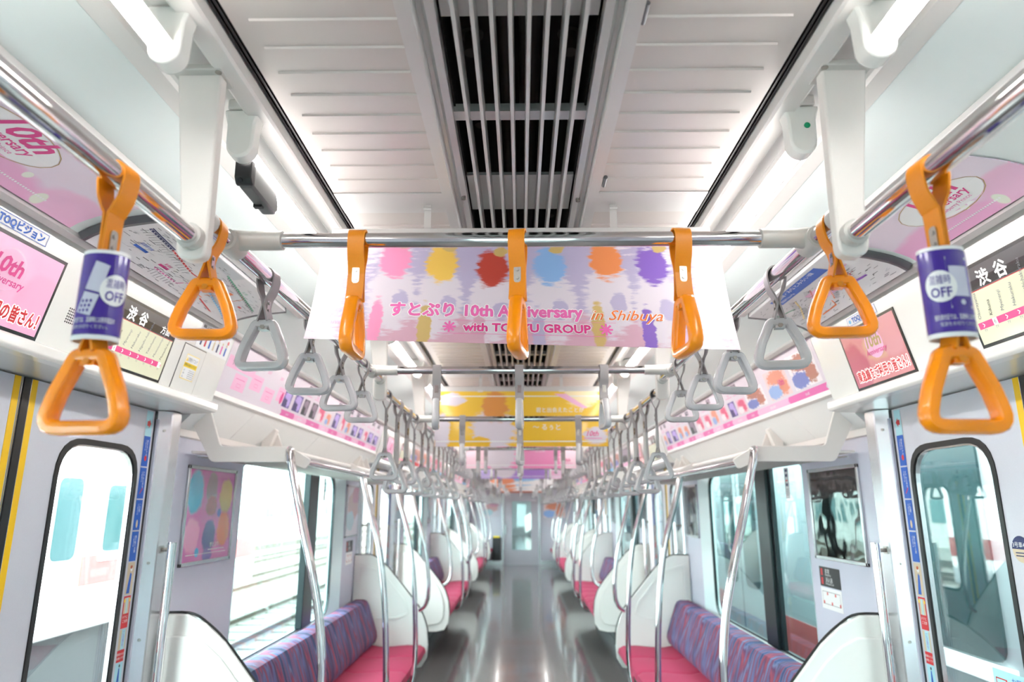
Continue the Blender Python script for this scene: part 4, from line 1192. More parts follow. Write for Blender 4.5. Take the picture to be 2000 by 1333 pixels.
# ================================================================ FRIEZE POSTERS ABOVE THE BENCHES
for nme, base, c1, c2 in (('pic_concert', srgb(92, 74, 160), srgb(196, 170, 236), srgb(60, 44, 110)), ('pic_dark', srgb(60, 56, 66), srgb(150, 130, 150), srgb(36, 34, 40)), ('pic_colour', srgb(244, 214, 214), srgb(236, 150, 120), srgb(150, 180, 230)), ('pic_pink', srgb(248, 196, 214), srgb(232, 90, 130), srgb(250, 236, 240)), ('pic_group', srgb(250, 240, 244), srgb(190, 120, 100), srgb(120, 130, 200))):
    blobmat(nme, base, [(0.5, 0.7, 0.4, 0.25, c1), (0.3, 0.25, 0.35, 0.25, c2), (0.75, 0.35, 0.2, 0.3, c1)], noise=0.6, nscale=12)
FV = Vector((1.168-1.236, 0, 2.172-1.950)).normalized(); FL = math.hypot(1.168-1.236, 2.172-1.950)
rf = random.Random(11)
for s in (-1, 1):
    for k in range(4):
        y0, y1 = (2.70+PITCH*k, 5.83+PITCH*k) if k < 3 else (17.16, 18.75)
        U = (0, 1, 0) if s < 0 else (0, -1, 0)
        V = (s*FV.x, 0, FV.z)
        N = Vector(U).cross(Vector(V)).normalized()
        S = planar(Vector((s*1.236, y0 if s < 0 else y1, 1.950)) + N*0.0006, U, V)
        L = y1-y0
        t = thing('frieze_poster', tuple(S(L/2, 0, 0)), 'long white and pink timeline poster above the %s bench on the %s' % (nth(k), SIDE[s]), 'poster', 'long posters above the benches')
        slab(S, L, FL-0.004, 0.0012, 'sheet', 'ad_pinkwhite' if k == 0 else 'poster_white', t)
        p = Print(lambda u, v, h=0.0: S(u, v, h+0.0013))
        if k == 0:
            lead = 0.75 if s < 0 else 0.05
            e = L-0.02 if s < 0 else L-0.01
            u = lead; q = 0
            while u < e-0.05:                                   # chevron band along the foot
                w = rf.uniform(0.16, 0.26) if not (s > 0 and u > L-1.0) else 0.42
                w = min(w, e-u)
                d = 0.016 if s < 0 else -0.016
                p.poly('print_pink' if q % 2 == 0 else 'print_palepink', [(u, 0.004), (u+w, 0.004), (u+w+d, 0.020), (u+w, 0.037), (u, 0.037), (u+d, 0.020)], 0.0004)
                p.text('print_white', '結成10周年' if q % 2 else '2016年', u+w/2, 0.015, 0.011, 0.0009)
                u += w; q += 1
            u = lead - 0.02
            if s < 0:
                p.text('print_pink', '2016.06', 0.10, 0.185, 0.020, bold=0.01); p.rect('print_palepink', 0.01, 0.30, 0.115, 0.165, 0.0003); p.text('print_grey', 'すとぷり結成', 0.13, 0.130, 0.020)
                for q in range(4): p.rect('print_palepink', 0.12+0.17*q, 0.25+0.17*q, 0.035+0.03*(q % 2), 0.105+0.03*(q % 2), 0.0003); p.frame('print_pink', 0.165+0.17*q, 0.205+0.17*q, 0.05+0.03*(q % 2), 0.066+0.03*(q % 2), 0.0015, 0.0008); p.line('print_pink', [(0.14+0.17*q, 0.085+0.03*(q % 2)), (0.23+0.17*q, 0.085+0.03*(q % 2))], 0.003, 0.0008); p.text('print_pink', '2017', 0.45+0.17*q, 0.165, 0.016)
                p.disc('print_hotpink', 0.70, 0.085, 0.018, 0.030)
            u = max(u, 0.05)
            end = L-0.95 if s > 0 else L-0.05
            while u < end-0.1:
                w = rf.uniform(0.09, 0.16)
                m = rf.choice(('pic_concert', 'pic_dark', 'pic_colour', 'pic_pink', 'pic_concert'))
                p.rect(m, u, u+w, 0.050, rf.uniform(0.12, 0.15), 0.0004)
                p.text('print_pink', str(rf.randint(2018, 2025)), u+w/2, 0.165, 0.014)
                p.line('print_pink', [(u, 0.158), (u+w, 0.158)], 0.0025)
                if rf.random() < 0.4: p.rect('pic_dark', u, u+w*0.6, 0.185, 0.215, 0.0004)
                u += w + rf.uniform(0.03, 0.07)
            if s > 0:                                           # big anniversary picture at the near end
                p.rect('pic_group', L-0.93, L-0.66, 0.048, 0.150, 0.0004); p.rect('pic_colour', L-0.60, L-0.34, 0.048, 0.185, 0.0004); p.rect('pic_group', L-0.30, L-0.03, 0.048, 0.200, 0.0004)
                p.text('print_pink', '2026', L-0.53, 0.200, 0.022, bold=0.01); p.text('print_hotpink', '10th', L-0.42, 0.10, 0.03, 0.0012, bold=0.02)
        else:
            u = 0.03
            while u < L-0.2:
                w = min(rf.choice((0.28, 0.5, 0.73)), L-0.03-u)
                p.rect(rf.choice(('pic_colour', 'pic_pink', 'pic_group', 'pic_dark', 'pic_pink')), u, u+w, 0.055, FL-0.03, 0.0004); p.rect(rf.choice(('print_pink', 'print_palepink', 'print_red', 'print_skyblue')), u, u+w, 0.012, 0.05, 0.0004)
                p.text('print_white', 'お知らせ', u+w/2, 0.022, 0.016, 0.0009)
                u += w+0.03
        p.build(t)

# ================================================================ LUGGAGE RACKS
def rack(s, y0, y1, mids, label):
    t = thing('luggage_rack', (s*1.15, (y0+y1)/2, 1.68), label, 'rack', 'luggage racks above the benches')
    plate = fillet([(1.299, 1.930), (1.228, 1.740), (0.945, 1.738), (0.852, 1.684), (0.872, 1.645), (0.945, 1.676), (1.262, 1.676), (1.358, 1.84), (1.352, 1.868)], [0.004, 0.02, 0.012, 0.014, 0.016, 0.02, 0.03, 0.01, 0.0], 5)
    for y in (y0, y1):
        b = MB(s); b.prism(plate, 'y', y-0.007, y+0.007); b.build('end_plate', 'beige_paint', t, bevel=0.002)
    tri = fillet([(1.02, 1.735), (0.945, 1.735), (0.852, 1.684), (0.872, 1.645), (0.945, 1.676), (1.02, 1.70)], [0.005, 0.01, 0.014, 0.016, 0.02, 0.005], 4)
    for y in mids:
        b = MB(s); b.prism(tri, 'y', y-0.006, y+0.006); b.build('rail_arm', 'beige_paint', t, bevel=0.002)
    b = MB(s); b.cyl((0.872, y0, 1.672), (0.872, y1, 1.672), 0.0145, 14); b.build('front_rail', 'chrome', t)
    b = MB(s); b.cyl((0.955, y0, 1.716), (0.955, y1, 1.716), 0.013, 12); b.build('shelf_rail', 'beige_paint', t)
    b = MB(s); b.prism([(0.965, 1.700), (1.35, 1.712), (1.35, 1.722), (0.965, 1.712)], 'y', y0+0.007, y1-0.007); b.build('shelf', 'beige_paint', t, smooth=False)
    b = MB(s)
    y = y0+0.05
    while y < y1-0.05:
        b.box(0.97, 1.34, y, y+0.004, 1.697, 1.701); y += 0.03
    o = b.build('shelf_rib', 'fitting_grey', t, smooth=False); o['kind'] = 'stuff'
    nst = max(1, int((y1-y0)/1.1))
    for q in range(nst):
        y = y0 + 0.80 + (y1-y0-1.0)*q/max(1, nst-1) if nst > 1 else (y0+y1)/2
        b = MB(s); b.prism([(1.345, 1.722), (1.22, 1.722), (1.285, 1.880), (1.305, 1.895), (1.345, 1.850)], 'y', y-0.006, y+0.006); b.build('wall_bracket', 'beige_paint', t, smooth=False)
        b = MB(s); b.prism([(1.345, 1.75), (1.318, 1.75), (1.270, 1.885), (1.290, 1.90), (1.345, 1.85)], 'y', y-0.06, y-0.018); b.build('bracket_cover', 'beige_paint', t, smooth=False, bevel=0.003)
    return t
for s in (-1, 1):
    r0 = rack(s, 2.80, 5.74, (3.84, 4.86), 'beige luggage rack with chrome rail above the nearest %s bench' % SIDE[s])
    for k in (1, 2): dup(r0, (0, PITCH*k, 0), 'beige luggage rack with chrome rail above the %s bench on the %s' % (nth(k), SIDE[s]))
    rack(s, 17.26, 18.70, (), 'short beige luggage rack above the end bench on the %s' % SIDE[s])

# ================================================================ PARTITIONS, BENCHES, POLES
PART = [(1.366, 0.25), (1.366, 1.112), (1.235, 1.113), (1.165, 1.080), (1.087, 1.016), (0.971, 0.882), (0.860, 0.752), (0.795, 0.655), (0.757, 0.55), (0.745, 0.43), (0.752, 0.335), (0.795, 0.268), (0.88, 0.25)]
def partition(s, y, outward, label):
    t = thing('seat_partition', (s*1.05, y, 0.25), label, 'partition', 'white seat end partitions')
    b = MB(s); b.prism(PART, 'y', y-0.016, y+0.016); b.build('panel', 'white_gloss', t, bevel=0.005)
    path = [Vector((x, y, z)) for x, z in [(1.366, 1.115), (1.235, 1.116), (1.166, 1.083), (1.088, 1.019), (0.970, 0.885), (0.858, 0.755), (0.792, 0.657), (0.754, 0.55), (0.742, 0.43)]]
    b = MB(s); b.tube(spline(path, 4), 0.0045, 8); b.build('edge_trim', 'black_rubber' , t)
    # raised field on the door side, framed recess on the seat side
    c = Vector((1.10, 0.66))
    f = [tuple(c + (Vector(q)-c)*0.84) for q in PART]; f = [(min(x, 1.345), z) for x, z in f]
    a, e = (y+outward*0.016, y+outward*0.028)
    b = MB(s); b.prism(fillet(f, 0.03, 3), 'y', min(a, e), max(a, e)); b.build('raised_field', 'white_gloss', t, bevel=0.010)
    pan = fillet([(1.33, 0.55), (1.26, 0.55), (1.215, 0.62), (1.0, 0.62), (0.90, 0.66), (0.935, 0.76), (1.13, 0.99), (1.33, 1.05)], 0.02, 3)
    fr = [tuple(Vector((1.13, 0.78)) + (Vector(q)-Vector((1.13, 0.78)))*0.90) for q in pan]
    y2 = y-outward*0.016; y3 = y-outward*0.024
    b = MB(s); b.ring(pan, fr, lambda q: (q[0], y2, q[1]), lambda q: (q[0], y3, q[1])); b.build('inner_frame', 'white_gloss', t, smooth=False, bevel=0.003)
    return t
def bench(s, y0, y1, n, label):
    t = thing('long_bench', (s*1.1, (y0+y1)/2, 0), label, 'bench', 'benches along the car')
    w = (y1-y0)/n
    prof = [(0.815, 0.335), (0.775, 0.352), (0.757, 0.385), (0.765, 0.418), (0.800, 0.436), (0.90, 0.438), (1.02, 0.428), (1.12, 0.424), (1.20, 0.440), (1.235, 0.46), (1.235, 0.335)]
    cm = bm_ = None
    secs = [(0.0, 0.016), (0.03, 0.005), (0.12, 0.0), (0.5, -0.006), (0.88, 0.0), (0.97, 0.005), (1.0, 0.016)]
    for i in range(n):
        a = y0 + w*i
        if cm is None:
            b = MB(s)
            b.loft([[Vector((x + (dz*0.5 if x < 0.82 else 0), a+w*u, z-(dz if z > 0.36 else 0))) for x, z in prof] for u, dz in secs])
            cm = b.build('cushion', 'seat_pink', t); ca = a
            b = MB(s)
            bp = [(1.345, 0.47), (1.16, 0.455), (1.148, 0.49), (1.152, 0.53), (1.175, 0.60), (1.205, 0.68), (1.225, 0.735), (1.242, 0.762), (1.27, 0.772), (1.335, 0.772)]
            b.loft([[Vector((x + (dz*0.35 if x < 1.25 else 0), a+w*u, z-(dz*0.15 if z > 0.6 else 0))) for x, z in bp] for u, dz in secs])
            bm_ = b.build('backrest', 'seat_back', t)
        else:
            for src in (cm, bm_):
                o = src.copy(); COL.objects.link(o); o.parent = t; o.location = (0, a-ca, 0)
    b = MB(s); b.prism([(0.80, 0.335), (1.36, 0.335), (1.36, 0.27), (1.10, 0.24), (0.83, 0.30)], 'y', y0, y1); b.build('seat_pan', 'seat_under', t, smooth=False)
    b = MB(s); b.box(1.08, 1.36, y0, y1, 0.0, 0.26); b.build('heater_box', 'heater_dark', t, bevel=0.006)
    return t
def pole(s, pts, label):
    t = thing('grab_pole', (s*pts[-1][0], pts[-1][1], pts[-1][2]), label, 'pole', 'curved chrome grab poles')
    b = MB(s); b.tube(spline(pts, 5), 0.0165, 14); b.build('pipe', 'chrome', t)
    b = MB(s); p0, p1 = Vector(pts[0]), Vector(pts[1]); b.cyl(p0, p0+(p1-p0).normalized()*0.012, 0.022, 14); b.build('collar', 'beige_paint', t)
    return t
for s in (-1, 1):
    sd = SIDE[s]
    for k in range(4):
        o = PITCH*k
        # bench bay
        y0 = 2.69+o; y1 = 5.85+o if k < 3 else YE-0.02
        partition(s, y0, -1, 'white curved partition at the near end of the %s bench on the %s' % (nth(k), sd))
        if k < 3: partition(s, y1, 1, 'white curved partition at the far end of the %s bench on the %s' % (nth(k), sd))
        if k == 0: b0 = bench(s, y0+0.02, y1-0.02, 7, 'rose bench with blue and violet backrest nearest on the %s' % sd)
        elif k < 3: dup(b0, (0, o, 0), '%s rose bench from the camera on the %s side' % (nth(k), sd))
        else: bench(s, y0+0.02, y1-0.05, 4, 'short rose bench by the end wall on the %s' % sd)
        def endpole(y, e):
            return [(0.940, y-0.004*e, 1.712), (0.934, y-e*0.034, 1.722), (0.926, y-e*0.048, 1.700), (0.900, y-e*0.05, 1.60), (0.852, y-e*0.05, 1.42), (0.805, y-e*0.05, 1.25), (0.770, y-e*0.05, 1.10), (0.750, y-e*0.05, 0.95), (0.746, y-e*0.05, 0.86), (0.752, y-e*0.055, 0.78), (0.775, y-e*0.065, 0.725), (0.82, y-e*0.085, 0.69)]
        pn = endpole(2.805+o, 1)
        pole(s, pn, 'chrome grab pole at the near end of the %s bench on the %s' % (nth(k), sd))
        if k < 3:
            pole(s, endpole(5.735+o, -1), 'chrome grab pole at the far end of the %s bench on the %s' % (nth(k), sd))
            for j, y in enumerate((3.84, 4.86)):
                pole(s, [(0.890, y+o, 1.672), (0.875, y+o, 1.655), (0.850, y+o, 1.56), (0.775, y+o, 1.31), (0.738, y+o, 1.10), (0.718, y+o, 0.90), (0.706, y+o, 0.70), (0.703, y+o, 0.55), (0.710, y+o, 0.43), (0.732, y+o, 0.345), (0.770, y+o, 0.308), (0.806, y+o, 0.304)], '%s chrome grab pole rising from the front of the %s bench on the %s' % (('nearer', 'farther')[j], nth(k), sd))
        # steel bars beside the doors
        for e, yb, nm in ((1, 2.605, 'far'), (-1, 1.115, 'near')):
            if k == 0 and e < 0: continue
            t = thing('door_handle_bar', (s*1.287, yb+o, 0.55), 'straight steel grab bar at the %s edge of the %s door on the %s' % (nm, nth(k), sd), 'grab bar', 'steel grab bars beside the doors')
            b = MB(s); b.tube([(1.287, yb+o, 0.55), (1.287, yb+o, 1.36), (1.287, yb+o, 1.372)], [0.0165, 0.0165, 0.0155], 14); b.build('bar', 'chrome', t)
            for z in (1.345, 0.60):
                b = MB(s); b.cyl((1.287, yb+o, z), (1.336, yb+o+e*0.02, z), 0.007, 8); b.box(1.331, 1.337, yb+o+e*0.02-0.013, yb+o+e*0.02+0.013, z-0.013, z+0.013); b.build('standoff', 'nickel', t)

# ================================================================ FRAMED POSTERS AND STICKERS ON THE WALLS
blobmat('wall_poster_pink', srgb(214, 110, 176), [(0.17, 0.75, 0.16, 0.24, srgb(90, 190, 220)), (0.5, 0.78, 0.12, 0.2, srgb(160, 130, 140)), (0.52, 0.6, 0.12, 0.12, srgb(176, 60, 70)), (0.83, 0.72, 0.15, 0.2, srgb(214, 186, 110)), (0.17, 0.28, 0.15, 0.2, srgb(236, 150, 190)), (0.52, 0.26, 0.13, 0.2, srgb(84, 62, 140)), (0.83, 0.33, 0.15, 0.2, srgb(226, 120, 70)), (0.52, 0.06, 0.10, 0.08, srgb(120, 80, 160)), (0.3, 0.1, 0.04, 0.05, srgb(70, 170, 220)), (0.7, 0.52, 0.04, 0.05, srgb(90, 80, 180))], noise=0.3, nscale=7, coat=0.8, rough=0.2)
blobmat('wall_poster_plain', srgb(206, 196, 206), [(0.5, 0.6, 0.4, 0.3, srgb(196, 150, 150)), (0.3, 0.3, 0.3, 0.2, srgb(170, 190, 200)), (0.7, 0.85, 0.3, 0.2, srgb(190, 130, 150))], noise=0.4, nscale=5, coat=0.8, rough=0.25)
def clear_cover():
    m = bpy.data.materials.new('clear_cover'); m.use_nodes = True; nt = m.node_tree; nt.nodes.clear()
    o = nt.nodes.new('ShaderNodeOutputMaterial'); t = nt.nodes.new('ShaderNodeBsdfTransparent'); g = nt.nodes.new('ShaderNodeBsdfGlossy'); g.inputs['Roughness'].default_value = 0.03
    f = nt.nodes.new('ShaderNodeFresnel'); f.inputs[0].default_value = 1.9
    tc = nt.nodes.new('ShaderNodeTexCoord'); nz = nt.nodes.new('ShaderNodeTexNoise'); nz.inputs['Scale'].default_value = 3.2; bp = nt.nodes.new('ShaderNodeBump'); bp.inputs['Strength'].default_value = 0.35; bp.inputs['Distance'].default_value = 0.012
    nt.links.new(tc.outputs['Object'], nz.inputs['Vector']); nt.links.new(nz.outputs['Fac'], bp.inputs['Height']); nt.links.new(bp.outputs[0], g.inputs['Normal']); nt.links.new(bp.outputs[0], f.inputs['Normal'])
    x = nt.nodes.new('ShaderNodeMixShader'); nt.links.new(f.outputs[0], x.inputs[0]); nt.links.new(t.outputs[0], x.inputs[1]); nt.links.new(g.outputs[0], x.inputs[2]); nt.links.new(x.outputs[0], o.inputs[0])
    MATS['clear_cover'] = m
clear_cover()
def wall_surf(s, yl, z0, x=1.3695):
    return planar((s*x, yl, z0), (0, 1, 0) if s < 0 else (0, -1, 0), (0, 0, 1))
def framed(s, y0, y1, z0, z1, m, label, cover=False, text=None):
    S = wall_surf(s, y0 if s < 0 else y1, z0)
    w, h = y1-y0, z1-z0
    t = thing('framed_poster', tuple(S(w/2, 0, 0)), label, 'poster', 'framed posters beside the doors')
    S2 = lambda u, v, hh=0.0: S(u+0.012, v+0.012, hh+0.001)
    slab(S2, w-0.024, h-0.024, 0.002, 'sheet', m, t, uv=True)
    b = MB()
    for (u0, u1, v0, v1) in ((0, w, 0, 0.016), (0, w, h-0.016, h), (0, 0.016, 0, h), (w-0.016, w, 0, h)):
        c = [S(u0, v0, 0), S(u1, v0, 0), S(u1, v1, 0), S(u0, v1, 0), S(u0, v0, 0.010), S(u1, v0, 0.010), S(u1, v1, 0.010), S(u0, v1, 0.010)]
        b.add(c, [(0, 3, 2, 1), (4, 5, 6, 7), (0, 1, 5, 4), (1, 2, 6, 5), (2, 3, 7, 6), (3, 0, 4, 7)])
    b.build('frame', 'steel', t, bevel=0.002)
    if cover: slab(lambda u, v, hh=0.0: S(u+0.014, v+0.014, hh+0.005), w-0.028, h-0.028, 0.001, 'clear_sheet', 'clear_cover', t)
    if text:
        p = Print(lambda u, v, hh=0.0: S2(u, v, hh+0.0021)); p.text('print_white', text, w*0.62, 0.055, 0.018, bold=0.02); p.line('print_white', [(0.04, 0.03), (w-0.06, 0.03)], 0.002); p.line('print_white', [(w*0.5, 0.044), (w-0.08, 0.044)], 0.003); p.build(t)
    return t
framed(-1, 2.83, 3.315, 1.262, 1.668, 'wall_poster_pink', 'bright pink framed poster with coloured patches on the left wall', text='すとぷり')
framed(1, 2.83, 3.325, 1.268, 1.670, 'wall_poster_plain', 'framed poster under a shiny wrinkled clear sheet on the right wall', cover=True)
for k in range(3):
    for s in (-1, 1):
        o = PITCH*k
        framed(s, 5.46+o, 5.93+o, 1.262, 1.668, 'wall_poster_plain', 'framed poster at the far end of the %s window on the %s' % (nth(k), SIDE[s]), cover=(s > 0))
        if k < 2: framed(s, 2.83+PITCH+o, 3.32+PITCH+o, 1.262, 1.668, 'wall_poster_plain', 'framed poster at the near end of the %s window on the %s' % (nth(k+1), SIDE[s]), cover=(s > 0))
def sticker(name, S, w, h, base, label, cat, draw, th=0.0007):
    t = thing(name, tuple(S(w/2, 0, 0)), label, cat)
    slab(S, w, h, th, 'sheet', base, t)
    p = Print(lambda u, v, hh=0.0: S(u, v, hh+th)); draw(p, w, h)
    if p.b.f: p.build(t)
    return t
def exit_draw(p, w, h):
    p.rect('print_red', 0.015, 0.035, h*0.55, h*0.9); p.rect('print_red', 0.015, 0.035, h*0.1, h*0.45); p.text('print_white', '非常', 0.06, h*0.68, 0.018, align='l'); p.text('print_white', 'Emergency', 0.06, h*0.56, 0.010, align='l'); p.text('print_white', '消火器', 0.06, h*0.25, 0.018, align='l'); p.text('print_white', 'Emergency call', 0.06, h*0.12, 0.010, align='l')
def plan_draw(p, w, h):
    p.frame('print_grey', 0.015, w-0.015, 0.02, h-0.015, 0.002)
    for q in range(5): p.rect('print_red', 0.02+0.04*q, 0.032+0.04*q, (h-0.03) if q % 2 else 0.022, (h-0.018) if q % 2 else 0.034, 0.001)
for s, yy in ((1, 3.315), (-1, 5.55)):
    a = yy
    S = wall_surf(s, a if s > 0 else a, 1.150)
    sticker('emergency_sticker', S, 0.205, 0.085, 'print_black', 'black and red emergency equipment sticker on the %s wall' % SIDE[s], 'sticker', exit_draw)
    S = wall_surf(s, a, 1.055)
    sticker('car_plan_sticker', S, 0.205, 0.090, 'print_white', 'white car plan sticker below the black one on the %s wall' % SIDE[s], 'sticker', plan_draw)
def strip_draw(p, w, h):
    for q, m in ((0.86, 'print_navy'), (0.70, 'print_navy'), (0.40, 'print_navy')): p.rect(m, w*0.25, w*0.75, h*q, h*(q+0.09))
    p.rect('print_red', w*0.25, w*0.75, h*0.56, h*0.60)
    for q in range(4): p.line('print_grey', [(w*0.2, h*(0.30-0.06*q)), (w*0.8, h*(0.30-0.06*q))], 0.003)
S = wall_surf(1, 3.715, 1.54, 1.3985); sticker('window_sticker', S, 0.062, 0.16, 'print_white', 'narrow white sticker on the right window glass', 'sticker', strip_draw)
S = wall_surf(-1, 4.93, 1.54, 1.3985); sticker('window_sticker', S, 0.05, 0.16, 'print_white', 'narrow white sticker on the left window glass', 'sticker', strip_draw)
# round quiet-car badge and request label on the right door
S = planar((1.3790, 1.982, 1.385), (0, -1, 0), (0, 0, 1))
t = thing('round_sticker', (1.379, 1.982, 1.385), 'round navy and beige women-only car sticker on the right door', 'sticker')
p = Print(S); p.disc('tan', 0, 0, 0.036, 0.036, 0.0006, 28); p.poly('print_navy', [(0.036*math.cos(math.pi*q/14), 0.036*math.sin(math.pi*q/14)) for q in range(15)], 0.0010); p.text('print_white', '3号車4番', 0, 0.006, 0.012, 0.0014, width=0.062)
for q in range(2): p.line('print_navy', [(-0.024, -0.010-0.008*q), (0.024, -0.010-0.008*q)], 0.003, 0.001)
p.build(t)
def req(p, w, h):
    p.frame('print_red', w*0.06, w*0.34, h*0.22, h*0.80, 0.003); p.line('print_red', [(w*0.06, h*0.22), (w*0.34, h*0.80)], 0.003, 0.001); p.rect('print_blue', w*0.15, w*0.25, h*0.32, h*0.70, 0.0005)
    p.text('print_blue', 'お願い', w*0.64, h*0.74, 0.016); p.text('print_blue', 'ドアに寄りかからないで', w*0.66, h*0.52, 0.012, width=w*0.56); p.text('print_blue', 'ください', w*0.62, h*0.32, 0.012); p.text('print_grey', '東急電鉄', w*0.66, h*0.12, 0.010)
S = wall_surf(1, 2.20, 0.925, 1.3875); sticker('request_sticker', S, 0.17, 0.115, 'print_cyan', 'pale blue request label with red sign on right door glass', 'sticker', req)
# posters and fire box on the far end wall
def endp(x0, x1, z0, z1, m, label):
    t = thing('end_wall_poster', ((x0+x1)/2, YE-0.01, z0), label, 'poster')
    S = planar((x0, YE-0.004, z0), (1, 0, 0), (0, 0, 1)); slab(S, x1-x0, z1-z0, 0.004, 'sheet', m, t, uv=True)
endp(-1.02, -0.58, 1.23, 1.63, 'wall_poster_plain', 'pale poster on the end wall left of the gangway door')
endp(0.60, 1.18, 1.21, 1.62, 'pic_colour', 'pale blue poster on the end wall right of the gangway door')
t = thing('fire_extinguisher_box', (-0.66, YE-0.06, 0.12), 'dark grey fire extinguisher cabinet left of the gangway door', 'cabinet')
b = MB(); b.box(-0.76, -0.55, YE-0.10, YE-0.001, 0.12, 0.72); b.build('body', 'heater_dark', t, bevel=0.006)
b = MB(); b.box(-0.74, -0.57, YE-0.106, YE-0.10, 0.70, 0.74); b.build('label_strip', 'print_yellow', t)

# ================================================================ NEXT CAR BEYOND THE GANGWAY
nc = struct_root('wall_next_car', (0, YE+5, 0))
Y0, Y1 = YE+0.3, YE+19.0
b = MB(); b.box(-1.40, 1.40, YE+0.08, Y1, -0.05, 0.0); b.build('next_floor', 'floor_grey', nc)
b = MB(); b.box(-1.40, 1.40, YE+0.08, Y1, 2.25, 2.30); b.box(-1.45, 1.45, Y1, Y1+0.05, 0, 2.3); b.build('next_ceiling', 'white_panel', nc)
for s in (-1, 1):
    b = MB(s); b.box(1.38, 1.42, YE+0.08, Y1, 0, 0.8); b.box(1.38, 1.42, YE+0.08, Y1, 1.75, 2.25)
    for q in range(9): b.box(1.38, 1.42, YE+0.08+q*2.1, YE+1.85+q*2.1, 0.8, 1.75)
    b.build('next_wall', 'wall_lilac', nc)
    b = MB(s); b.box(0.80, 1.30, Y0+0.7, Y1-0.2, 0.33, 0.44); b.build('next_seat', 'seat_pink', nc, bevel=0.02)
    b = MB(s); b.box(1.22, 1.34, Y0+0.7, Y1-0.2, 0.46, 0.78); b.build('next_back', 'seat_back', nc, bevel=0.02)

# ================================================================ OUTSIDE
ZG = -1.15
b = MB(); b.add([(-160, -60, ZG), (160, -60, ZG), (160, 220, ZG), (-160, 220, ZG)], [(0, 1, 2, 3)])
structure(b.build('ground', 'ballast', origin=(0, 0, ZG)))
def track(x, label):
    t = thing('railway_track', (x, 60, ZG), label, 'track', 'railway tracks outside')
    for dx in (-0.56, 0.56):
        b = MB(); b.prism([(x+dx-0.06, ZG), (x+dx+0.06, ZG), (x+dx+0.02, ZG+0.05), (x+dx+0.035, ZG+0.16), (x+dx-0.035, ZG+0.16), (x+dx-0.02, ZG+0.05)], 'y', -20, 160); b.build('rail', 'rail_steel', t, smooth=False)
    b = MB()
    for q in range(120): b.box(x-1.1, x+1.1, -5+q*0.9, -4.75+q*0.9, ZG, ZG+0.03)
    o = b.build('sleepers', 'sleeper', t, smooth=False); o['kind'] = 'stuff'
for x, l in ((-6.0, 'nearest empty railway track outside the left windows'), (-9.6, 'second railway track outside the left windows'), (-13.2, 'third railway track outside the left windows'), (-16.8, 'fourth railway track outside the left windows')): track(x, l)

def train(xf, sgn, y0, y1, label, body, band, low, zwin, zb):
    """a neighbouring train: its side wall facing us lies at xf, the body extends away by sgn"""
    t = thing('parked_train', (xf+sgn*1.4, (y0+y1)/2, ZG), label, 'train', 'parked trains outside')
    b = MB(); x0, x1 = sorted((xf, xf+sgn*2.8))
    b.prism(fillet([(x0, zb), (x1, zb), (x1, 2.55), (x0, 2.55)], [0.05, 0.05, 0.35, 0.35], 6), 'y', y0, y1); b.build('body', body, t, smooth=False)
    b = MB(); b.box(x0+0.2, x1-0.2, y0+0.3, y1-0.3, ZG+0.35, zb+0.01); b.build('underframe', 'train_dark', t)
    e = -sgn
    a, c = sorted((xf, xf+e*0.006))
    b = MB(); b.box(a, c, y0, y1, low[0], low[1]); b.build('lower_band', band, t)
    y = y0+1.2; q = 0
    while y+3.6 < y1:
        g, h = sorted((xf, xf+e*0.012))
        for (w0, w1) in ((y+1.7, y+3.5),):
            b = MB(); b.prism(rrect(w0, w1, zwin[0], zwin[1], 0.09, 4), 'x', g, h); b.build('window', 'train_glass', t, smooth=False)
            b = MB(); g2, h2 = sorted((xf, xf+e*0.03)); b.box(g2, h2, w0-0.05, w1+0.05, zwin[0]-0.09, zwin[0]-0.01); b.build('window_sill', 'train_white', t)
        for j in range(2):
            w0 = y+0.06+0.66*j
            b = MB(); g3, h3 = sorted((xf, xf+e*0.009)); b.box(g3, h3, w0-0.02, w0+0.615, zb+0.04, 1.98); b.build('door_leaf', body, t)
            b = MB(); b.box(g, h, w0-0.04, w0-0.025, zb+0.05, 1.95); b.build('door_gap', 'train_dark', t)
            b = MB(); b.prism(rrect(w0+0.09, w0+0.50, zwin[0]-0.05, zwin[1]+0.05, 0.10, 4), 'x', *sorted((xf, xf+e*0.016))); b.build('door_window', 'train_glass', t, smooth=False)
        y += 4.82; q += 1
    return t
train(-4.75, -1, -14.19, 12.6, 'white parked train with red band seen through the left door', 'train_white', 'train_red', (0.66, 0.98), (1.0, 1.75), 0.20)
train(2.20, 1, -14.0, 30.0, 'silver and red parked train close outside the right windows', 'train_silver', 'train_red', (-0.35, 0.62), (0.80, 1.85), -0.35)
rb = random.Random(2)
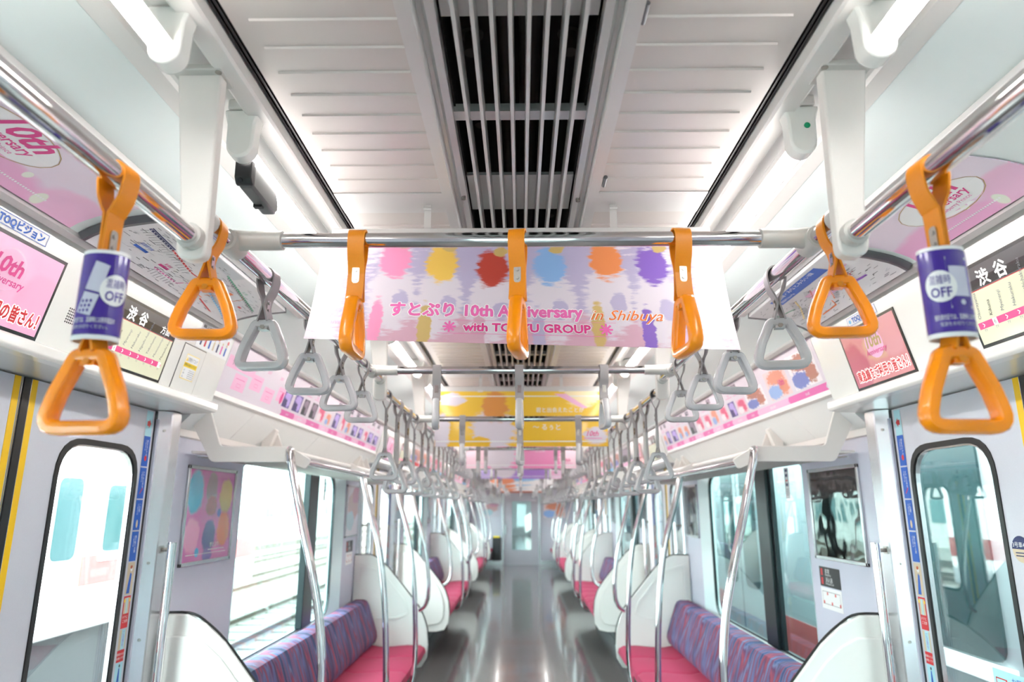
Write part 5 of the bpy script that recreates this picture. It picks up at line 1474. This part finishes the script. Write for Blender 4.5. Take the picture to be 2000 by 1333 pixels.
def building(x, y, w, d, h, label, rows, cols):
    t = thing('building', (x, y, ZG), label, 'building', 'buildings beyond the tracks')
    b = MB(); b.box(x-w/2, x+w/2, y-d/2, y+d/2, ZG, h); b.build('walls', 'building', t)
    b = MB(); b.box(x-w/2-0.2, x+w/2+0.2, y-d/2-0.2, y+d/2+0.2, h, h+0.4); b.build('parapet', 'building', t)
    for r in range(rows):
        z0 = ZG+1.6+r*(h-ZG-1.2)/rows
        for c in range(cols):
            u = y-d/2+d*(c+0.2)/cols
            b = MB(); b.box(x+w/2-0.05, x+w/2+0.06, u, u+d*0.6/cols, z0, z0+1.5); b.build('window', 'building_glass', t)
        for c in range(max(1, int(w/3))):
            u = x-w/2+w*(c+0.2)/max(1, int(w/3))
            b = MB(); b.box(u, u+1.7, y-d/2-0.06, y-d/2+0.05, z0, z0+1.5); b.build('window', 'building_glass', t)
building(-32, 62, 14, 34, 9.0, 'pale three storey building beyond the tracks on the left', 3, 9)
building(-36, 108, 18, 26, 12.0, 'tall pale building far behind the tracks on the left', 4, 7)
building(-46, 22, 16, 24, 8.0, 'low pale building directly left beyond the parked train', 2, 6)
def tree(x, y, h, r, label):
    t = thing('tree', (x, y, ZG), label, 'tree', 'trees beyond the right train')
    b = MB(); b.tube([(x, y, ZG), (x+0.1, y, ZG+h*0.35), (x, y, ZG+h*0.7)], [0.16, 0.12, 0.05], 8); b.build('trunk', 'bark', t)
    b = MB()
    for q in range(420):
        a, bb = rb.uniform(0, 2*math.pi), rb.uniform(-0.6, 1)
        rr = r*rb.uniform(0.55, 1.0)
        c = Vector((x + math.cos(a)*rr*math.sqrt(1-bb*bb), y + math.sin(a)*rr*math.sqrt(1-bb*bb), ZG+h*0.72 + bb*rr*0.9))
        u = Vector((rb.uniform(-1, 1), rb.uniform(-1, 1), rb.uniform(-1, 1))).normalized()*0.32; v = u.orthogonal().normalized()*0.2
        b.add([c-u, c+v, c+u, c-v], [(0, 1, 2, 3)])
    o = b.build('foliage', 'leaf', t, smooth=False, recalc=False); o['kind'] = 'stuff'
for i, (x, y) in enumerate(((8.5, 6), (9.5, 13), (8.8, 20), (10, 27))): tree(x, y, 6.5, 2.4, '%s leafy tree beyond the parked train on the right' % nth(i))
